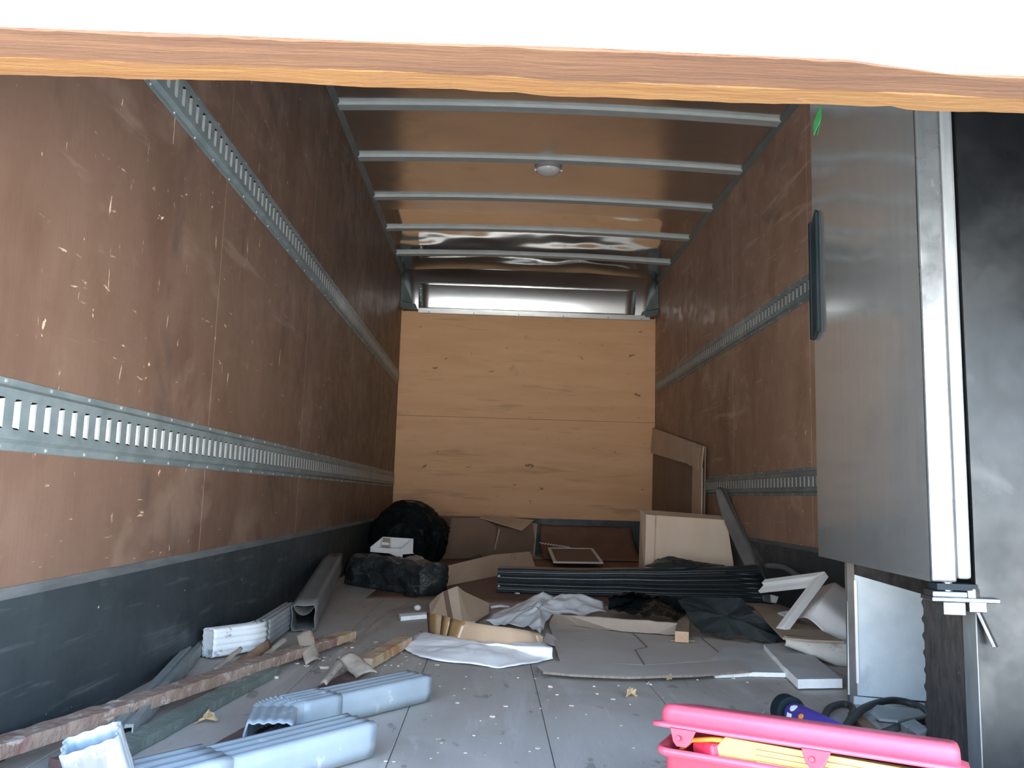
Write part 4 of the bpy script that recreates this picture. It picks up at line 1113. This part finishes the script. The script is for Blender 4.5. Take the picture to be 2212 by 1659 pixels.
# wood block
w0, w1 = F(1473, 1376, .0), F(1479, 1345, .0)
mb = MB().bar(F(1473, 1376, .031), F(1478, 1338, .031), .046, .036)
mb.m[0] = 1
o = mb.obj('wood_block', [M['woodgrey'], M['wood']], bevel=.001)
tag(o, 'short cut wooden block on the flat cardboard, beside the black plastic', 'wood block')
o = slab('cardboard_scrap', [F(1452, 1379, .013), F(1500, 1381, .013), F(1501, 1384, .013), F(1450, 1383, .013)], .002, M['card']); tag(o, 'thin tan scrap just in front of the wooden block', 'cardboard')

# polystyrene boards
def foamboard(label, top, th, z):
    P_ = [F(a, b, z) for a, b in top]
    o = slab('foam_board', P_, th, M['foamtop'], rag=.0025, seed=z*50, k2=M['foam'])
    return tag(o, label, 'foam board')
foamboard('thin polystyrene board with grey dusty top, partly under the flat cardboard', [(1520, 1440), (1560, 1400), (1630, 1388), (1648, 1392), (1706, 1454), (1618, 1452), (1545, 1455)], .012, .014)
foamboard('thick polystyrene board with grey dusty top, right of the thinner one', [(1650, 1392), (1700, 1387), (1746, 1406), (1819, 1466), (1724, 1467.5), (1690, 1436)], .024, .029)

# tan board with batting under the tub
z_ = .075
t = thing('padded_board', 'tan board with dirty off-white padded edge, beneath the white tub', 'board', F(1760, 1390))
P_ = [F(1624, 1306, z_), F(1651, 1309, z_), F(1740, 1345, z_), F(1824, 1385, z_), F(1752, 1382, z_), F(1691, 1377, z_), F(1655, 1340, z_)]
slab('board', P_, .006, M['tan'], t)
rows = []
for i in range(21):
    s = i/20; px = 1691+(1850-1691)*s; a = F(px, 1378+9*s, z_-.006); h_ = (.012+.058*min(1, s*1.4))
    b = a+V((0, -.02-.02*s, -h_)); b.z = max(b.z, .003)
    rows.append([a.lerp(b, k/5)+V((0, -.016*math.sin(math.pi*k/5)+.004*nz(a, 30, k), 0)) for k in range(6)])
o = MB().grid(rows).obj('padding', M['cloth'], t, smooth=True); m_ = o.modifiers.new('s', 'SOLIDIFY'); m_.thickness = .01; m_.offset = -1

# black film / bag in front of the ribbed panel
ring = [F(1312, 1322, .01), F(1308, 1300, .05), F(1332, 1290, .09), F(1372, 1288, .10), F(1410, 1296, .07), F(1450, 1297, .07), F(1476, 1300, .08), F(1490, 1330, .03), F(1462, 1343, .05), F(1400, 1334, .05), F(1350, 1330, .04)]
o = crumple('black_plastic', F(1392, 1316, .02), ring, .035, M['bag'], rings=26, per=9, amp=.024, sc=9, seed=7.7, ani=1.8, adir=.5)
tag(o, 'crumpled shiny black plastic behind the cardboard flap strip', 'plastic')
ring = [F(1462, 1300, .10), F(1500, 1291, .13), F(1560, 1294, .14), F(1598, 1300, .14), F(1630, 1330, .08), F(1665, 1352, .05), F(1706, 1364, .03), F(1690, 1385, .012), F(1675, 1390, .008), F(1610, 1382, .010), F(1566, 1382, .008), F(1520, 1372, .012), F(1494, 1352, .03), F(1480, 1325, .07)]
o = crumple('black_plastic', F(1572, 1345, .055), ring, .012, M['baggrey'], rings=26, per=8, amp=.020, sc=4.5, seed=2.9, ani=2.6, adir=-.9, th=.001)
tag(o, 'large slack black plastic sheet beside the wooden block', 'plastic')

# white window frame corner
c_ = AY(1781, 1234, 2.98); b_ = F(1691, 1354, .084); l_ = AY(1652, 1251, 3.30)
t = thing('window_frame', 'white L-shaped window frame piece leaning by the right kick plate', 'frame', (b_.x, b_.y, 0))
nn = (b_-c_).cross(l_-c_).normalized()
if nn.y > 0: nn = -nn
d1 = (b_-c_).normalized(); d2 = (l_-c_).normalized()
def frame_bar(name, d, e_, L, ww, dep, mat):
    """bar from the mitred corner along d, its width towards e_"""
    e2 = (e_-d*e_.dot(d)).normalized(); pts = [c_, c_+d*L, c_+d*L+e2*ww, c_+d*(ww*1.0)+e2*ww]
    return MB().prism(pts, nn*-dep).obj(name, mat, t, bevel=.0015)
frame_bar('jamb', d1, d2, (b_-c_).length, .034, .025, M['frame'])
frame_bar('head', d2, d1, (l_-c_).length, .022, .025, M['frame'])
c_ = c_+nn*-.012+(d1+d2)*.016
frame_bar('glazing_ledge', d2, d1, (l_-c_).length, .040, .012, M['offwhite'])
# white tub
t = thing('plastic_tub', 'white moulded plastic tub turned over, right of the window frame', 'tub', F(1790, 1365))
yt = 2.72
tubp = {'a': AY(1737, 1307, 2.78), 'b': AY(1772, 1301, 2.70)}
def ly(*pts): return [AY(a, b, c+.22) for a, b, c in pts]
ridge_line = ly((1764, 1269, 3.10), (1785, 1261, 3.08), (1805, 1254.5, 3.05), (1812, 1256, 3.0), (1822, 1262, 2.98), (1850, 1278, 2.95))
mid_line = ly((1722, 1312, 2.92), (1750, 1304, 2.80), (1771, 1301, 2.72), (1779, 1304, 2.70), (1821, 1338, 2.66), (1852, 1362, 2.64))
rim_line = ly((1700, 1336, 2.92), (1725, 1333, 2.78), (1744, 1331, 2.70), (1762, 1341, 2.66), (1800, 1374, 2.62), (1850, 1385, 2.60))
flg_line = [p+V((-.012, -.012, -.006)) for p in rim_line]
def res(l, n=20):
    o = []; 
    for i in range(n+1):
        s = i/n*(len(l)-1); k = min(int(s), len(l)-2); f_ = s-k
        p0_, p1_, p2_, p3_ = l[max(k-1, 0)], l[k], l[k+1], l[min(k+2, len(l)-1)]
        o.append(.5*((2*p1_)+(p2_-p0_)*f_+(2*p0_-5*p1_+4*p2_-p3_)*f_*f_+(3*p1_-p0_-3*p2_+p3_)*f_**3))
    return o
R_ = [res(l) for l in (ridge_line, mid_line, rim_line, flg_line)]
back_ = [p+V((.05, .16, -.10)) for p in R_[0]]
rows = [back_]+[R_[0]]+[[a.lerp(b, k/4) for a, b in zip(R_[0], R_[1])] for k in (1, 2, 3)]+[R_[1]]+[[a.lerp(b, k/4) for a, b in zip(R_[1], R_[2])] for k in (1, 2, 3)]+[R_[2], R_[3]]
for r__ in rows:
    for p in r__: p.z = max(p.z, .01); p.x = min(p.x, XR-.012)
o = MB().grid(rows).obj('shell', M['offwhite'], t, smooth=True)
m_ = o.modifiers.new('s', 'SOLIDIFY'); m_.thickness = .004; m_.offset = 1
m_ = o.modifiers.new('b', 'SUBSURF'); m_.levels = 1; m_.render_levels = 1
fl2 = [F(1675, 1322, .06), F(1700, 1318, .06), F(1712, 1326, .05), F(1700, 1332, .05)]
slab('rim', ly((1680, 1323, 3.0), (1702, 1319, 3.0), (1716, 1333, 2.9), (1706, 1334, 2.88)), .006, M['offwhite'], t)
# bits behind the frame
o = slab('foam_scrap', [AY(1665, 1284, 3.85), AY(1682, 1289, 3.85), AY(1678, 1300, 3.82), AY(1667, 1298, 3.82)], .01, M['offwhite']); tag(o, 'small white block at the right end of the ribbed panel', 'foam scrap')
o = MB().hexa([F(1668, 1301), F(1735, 1305), F(1735, 1297), F(1668, 1293), F(1668, 1290, .03), F(1735, 1295, .03), F(1735, 1288, .03), F(1668, 1283, .03)]).obj('dusty_strip', M['greysheet']); tag(o, 'dusty grey strip lying inside the window frame corner', 'slat')
hp = [AY(1655, 1222, 4.1), AY(1690, 1225, 4.0), AY(1715, 1238, 3.9), AY(1735, 1252, 3.8)]
o = MB().tube([p if p.x < XR-.03 else V((XR-.03, p.y, p.z)) for p in res(hp, 12)], .014, 8).obj('dark_hose', M['greydark'], smooth=True); tag(o, 'dark curved hose behind the window frame, against the right kick plate', 'hose')

# ================================================================== RIGHT FOREGROUND
# pink tool box, lid ajar
o0 = F(1413, 1612, .112); o0.z = 0
r0 = F(2088, 1724, .112); r0.z = 0
dx = (r0-o0).normalized(); dy = V((-dx.y, dx.x, 0)); L = (r0-o0).length; D = .19; H = .112
t = thing('tool_box', 'pink plastic tool box with its lid ajar at the bottom right', 'tool box', (o0+r0)/2)
def tb(u, v, z): return o0+dx*u+dy*v+V((0, 0, z))
def rrect(u0, u1, v0, v1, r, z, n=5):
    p = []
    for cx, cy, a0 in ((u1-r, v1-r, 0), (u0+r, v1-r, 90), (u0+r, v0+r, 180), (u1-r, v0+r, 270)):
        for i in range(n+1):
            a = math.radians(a0+90*i/n); p.append((cx+r*math.cos(a), cy+r*math.sin(a), z))
    return p
def loops(ls, f, cap=True):
    mb = MB(); rows = [[f(*p) for p in l] for l in ls]; mb.grid(rows, 0, True); n = len(ls[0])
    if cap: mb.f.append(tuple(range(n))); mb.m.append(0)
    return mb
ins = .012
base = loops([rrect(ins+.006, L-ins-.006, ins+.006, D-ins-.006, .012, .003), rrect(ins, L-ins, ins, D-ins, .014, .010), rrect(ins, L-ins, ins, D-ins, .014, H-.016),
              rrect(.003, L-.003, .003, D-.003, .016, H-.012), rrect(0, L, 0, D, .018, H-.006), rrect(.002, L-.002, .002, D-.002, .017, H), rrect(ins, L-ins, ins, D-ins, .014, H-.002),
              rrect(ins+.003, L-ins-.003, ins+.003, D-ins-.003, .012, .012)], tb)
n_ = 24
base.f.append(tuple(len(base.v)-n_+i for i in range(n_))); base.m.append(0)
base.obj('base', M['pink'], t, smooth=True)
ang = math.radians(11.5)
def lid(u, v, z):                              # hinged on the back rim
    vv = v-D; zz = z
    return tb(u, D+vv*math.cos(ang)+zz*math.sin(ang)*1, H-.008-vv*math.sin(ang)+zz*math.cos(ang))
LH = .034
lm_ = loops([rrect(.014, L-.014, .012, D-.012, .016, LH), rrect(.008, L-.008, .006, D-.006, .018, LH-.003), rrect(.005, L-.005, .003, D-.003, .018, LH-.010), rrect(.004, L-.004, .002, D-.002, .018, .008),
             rrect(-.006, L+.006, -.010, D, .02, .006), rrect(-.006, L+.006, -.010, D, .02, .0), rrect(.008, L-.008, .006, D-.006, .016, .0), rrect(.010, L-.010, .008, D-.008, .016, LH-.006)], lid)
lm_.f.append(tuple(len(lm_.v)-n_+i for i in range(n_))); lm_.m.append(0)
lm_.obj('lid', M['pink'], t, smooth=True)
for u in (.045, .235):
    mb = MB()
    mb.prism([lid(u-.018, -.012, .001), lid(u+.022, -.012, .001), lid(u+.014, -.013, -.018), lid(u+.008, -.014, -.024), lid(u-.006, -.014, -.024), lid(u-.012, -.013, -.018)], dy*.004)
    mb.tube([lid(u-.003, -.020, -.012), lid(u-.003, -.008, -.012)], .004, 8)
    mb.obj('latch', M['pinkdark'], t, bevel=.0008)
# contents: a yellow tray and coloured tool handles
mb = MB()
mb.prism([tb(.085, .014, H-.012), tb(L-.03, .014, H-.012), tb(L-.03, .014, H+.020), tb(.105, .014, H+.026), tb(.092, .014, H+.010)], dy*.012)
for k in range(3): mb.bar(tb(.15, .012, H-.002+.008*k), tb(L-.04, .012, H-.006+.008*k), .004, .004)
mb.prism([tb(.10, .026, H+.020), tb(L-.03, .026, H+.014), tb(L-.03, D-.03, H-.01), tb(.10, D-.03, H-.01)], V((0, 0, .003)))
mb.obj('tray', M['yellow'], t, bevel=.001)
MB().bar(tb(.060, .05, H-.004), tb(.098, .018, H+.004), .034, .022).obj('red_grip', M['redgrip'], t, bevel=.004)
MB().tube([tb(.03, .04, H-.012), tb(.05, .03, H+.010), tb(.085, .020, H+.018), tb(.11, .02, H+.020)], .004, 8).obj('orange_handle', M['orange'], t, smooth=True)

# purple spray can
p0 = F(1703, 1537, .030); p1 = F(1815, 1592, .028); ax = (p1-p0).normalized()
t = thing('spray_can', 'purple can with a black cap lying behind the pink tool box', 'can', (p0.x, p0.y, 0))
MB().tube([p0-ax*.018, p0-ax*.017, p0+ax*.012, p0+ax*.013], [.028, .035, .035, .029], 24).obj('cap', M['blackplastic'], t, smooth=False)
MB().tube([p0+ax*.012, p0+ax*.022, p0+ax*.03, p1-ax*.01, p1], [.018, .024, .026, .026, .022], 24).obj('body', M['purple'], t, smooth=True)
toC = (V((0, 0, CAMZ))-p0); 
def label_patch(name, u, a0, a1, du, mat, rnd=True):
    """patch wrapped on the can between angles a0..a1"""
    e1_ = ax.cross(V((0, 0, 1))).normalized(); e2_ = e1_.cross(ax)
    if e1_.y > 0: e1_ = -e1_
    rows = []
    for i in range(9):
        s = i/8*2-1; h_ = math.sqrt(max(0, 1-s*s)) if rnd else 1
        rows.append([p0+ax*(u+du*s)+(e1_*math.cos((a0+a1)/2+(a1-a0)/2*h_*k)+e2_*math.sin((a0+a1)/2+(a1-a0)/2*h_*k))*.0268 for k in (-1, -.5, 0, .5, 1)])
    o = MB().grid(rows).obj(name, mat, t, smooth=True); m_ = o.modifiers.new('s', 'SOLIDIFY'); m_.thickness = .0006; m_.offset = 1
label_patch('round_label', .048, .55, 1.25, .010, M['paper'])
label_patch('square_label', .046, -.25, .35, .009, M['paper'], False)
label_patch('orange_mark', .088, .25, .75, .009, M['orange'])

# cable
def spline(l, n=40):
    return res(l, n)
cb1 = [F(1795, 1592, .012), F(1781, 1560, .012), F(1790, 1532, .014), F(1820, 1521, .016), F(1842, 1530, .014), F(1836, 1556, .016), F(1812, 1590, .012)]
cb2 = [F(1812, 1592, .012), F(1835, 1560, .026), F(1870, 1528, .03), F(1925, 1513, .022), F(1975, 1522, .014), F(2005, 1540, .012), F(2000, 1556, .014), F(1955, 1566, .03), F(1905, 1585, .018), F(1880, 1600, .012)]
t = thing('cable', 'black rubber cable coiled on the floor under the refrigerator', 'cable', F(1830, 1560))
MB().tube(spline(cb1), .0085, 8).obj('loop', M['cablem'], t, smooth=True)
MB().tube(spline(cb2, 70), .0085, 8).obj('loop', M['cablem'], t, smooth=True)
# plates
o = slab('metal_plate', [F(1857, 1525, .025), F(1880, 1521, .03), F(1985, 1531, .020), F(2002, 1545, .012), F(1940, 1556, .012), F(1900, 1552, .012)], .006, M['plate']); tag(o, 'flat grey metal plate inside the open refrigerator base', 'plate')
o = slab('metal_plate', [F(1858, 1532, .016), F(1885, 1545, .016), F(1915, 1590, .006), F(1895, 1598, .006), F(1868, 1570, .010)], .006, M['plate']); tag(o, 'rusty grey plate slanting beneath the flat one, by the cable', 'plate')
o = MB().bar(F(1845, 1545, .012), F(1893, 1590, .012), .028, .012).obj('wood_stick', M['barkbrown']); tag(o, 'dark brown stick beside the coiled cable', 'stick')
bk = [F(1948, 1566, .030), F(1972, 1556, .030), F(2003, 1582, .030), F(1978, 1596, .030)]
t = thing('metal_bracket', 'small grey L-shaped metal bracket beside the refrigerator side panel', 'bracket', F(1975, 1590))
slab('top', [F(1948, 1561, .045), F(1975, 1553, .045), F(2004, 1574, .045), F(1982, 1584, .045)], .003, M['plate'], t)
slab('leg', [F(1982, 1584, .045), F(2004, 1574, .045), F(2005, 1612, .003), F(1984, 1618, .003)], .003, M['plate'], t)
slab('leg', [F(1948, 1561, .045), F(1962, 1572, .045), F(1962, 1600, .003), F(1950, 1592, .003)], .003, M['plate'], t)
o = slab('paper_scrap', [F(1643, 1545, .012), F(1651, 1536, .014), F(1652, 1538, .012), F(1645, 1551, .004)], .0012, M['paper']); tag(o, 'tiny white paper scrap on the floor left of the purple can', 'paper')

# floor crumbs
def chip(mb, px, py, s, z=0):
    c = F(px, py, z); a = random.random()*6.28; n = random.choice((4, 5)); k = []
    for i in range(n):
        b = a+6.28*i/n; k.append(c+V((math.cos(b)*s*random.uniform(.6, 1.2), math.sin(b)*s*random.uniform(.6, 1.4), .001)))
    mb.prism(k, V((0, 0, s*random.uniform(.25, .6))))
mb = MB()
for _ in range(150):
    k = random.random()
    if k < .45: px, py = random.gauss(735, 70), random.gauss(1425, 25)
    elif k < .6: px, py = random.uniform(800, 960), random.uniform(1560, 1650)
    else: px, py = random.uniform(820, 1660), random.uniform(1455, 1640)
    if py < 1395 or px < 560 or (1395 < px and py > 1520) or (560 < px < 930 and 1430 < py < 1640 and k >= .45): continue
    chip(mb, px, py, random.choice((.0025, .003, .004, .006)))
for px, py, s in ((700, 1445, .012), (662, 1440, .010), (725, 1440, .009), (756, 1386, .014), (760, 1400, .009), (810, 1388, .008), (597, 1466, .009), (944, 1438, .008), (860, 1440, .006), (1187, 1485, .008), (1290, 1500, .006), (1114, 1437, .0), (1405, 1480, .006)):
    if s: chip(mb, px, py, s)
o = mb.obj('wood_crumbs', M['crumb']); tag(o, 'pale wood crumbs scattered over the grey floor', 'crumbs', kind='stuff')
mb = MB()
for px, py, s in ((1117, 1283, .013), (1187, 1485, .007), (1284, 1484, .004), (1352, 1350, .006), (1400, 1478, .005)):
    chip(mb, px, py, s)
o = mb.obj('foam_crumbs', M['paper']); tag(o, 'tiny white foam crumbs near the ribbed panel and flat cardboard', 'crumbs', kind='stuff')
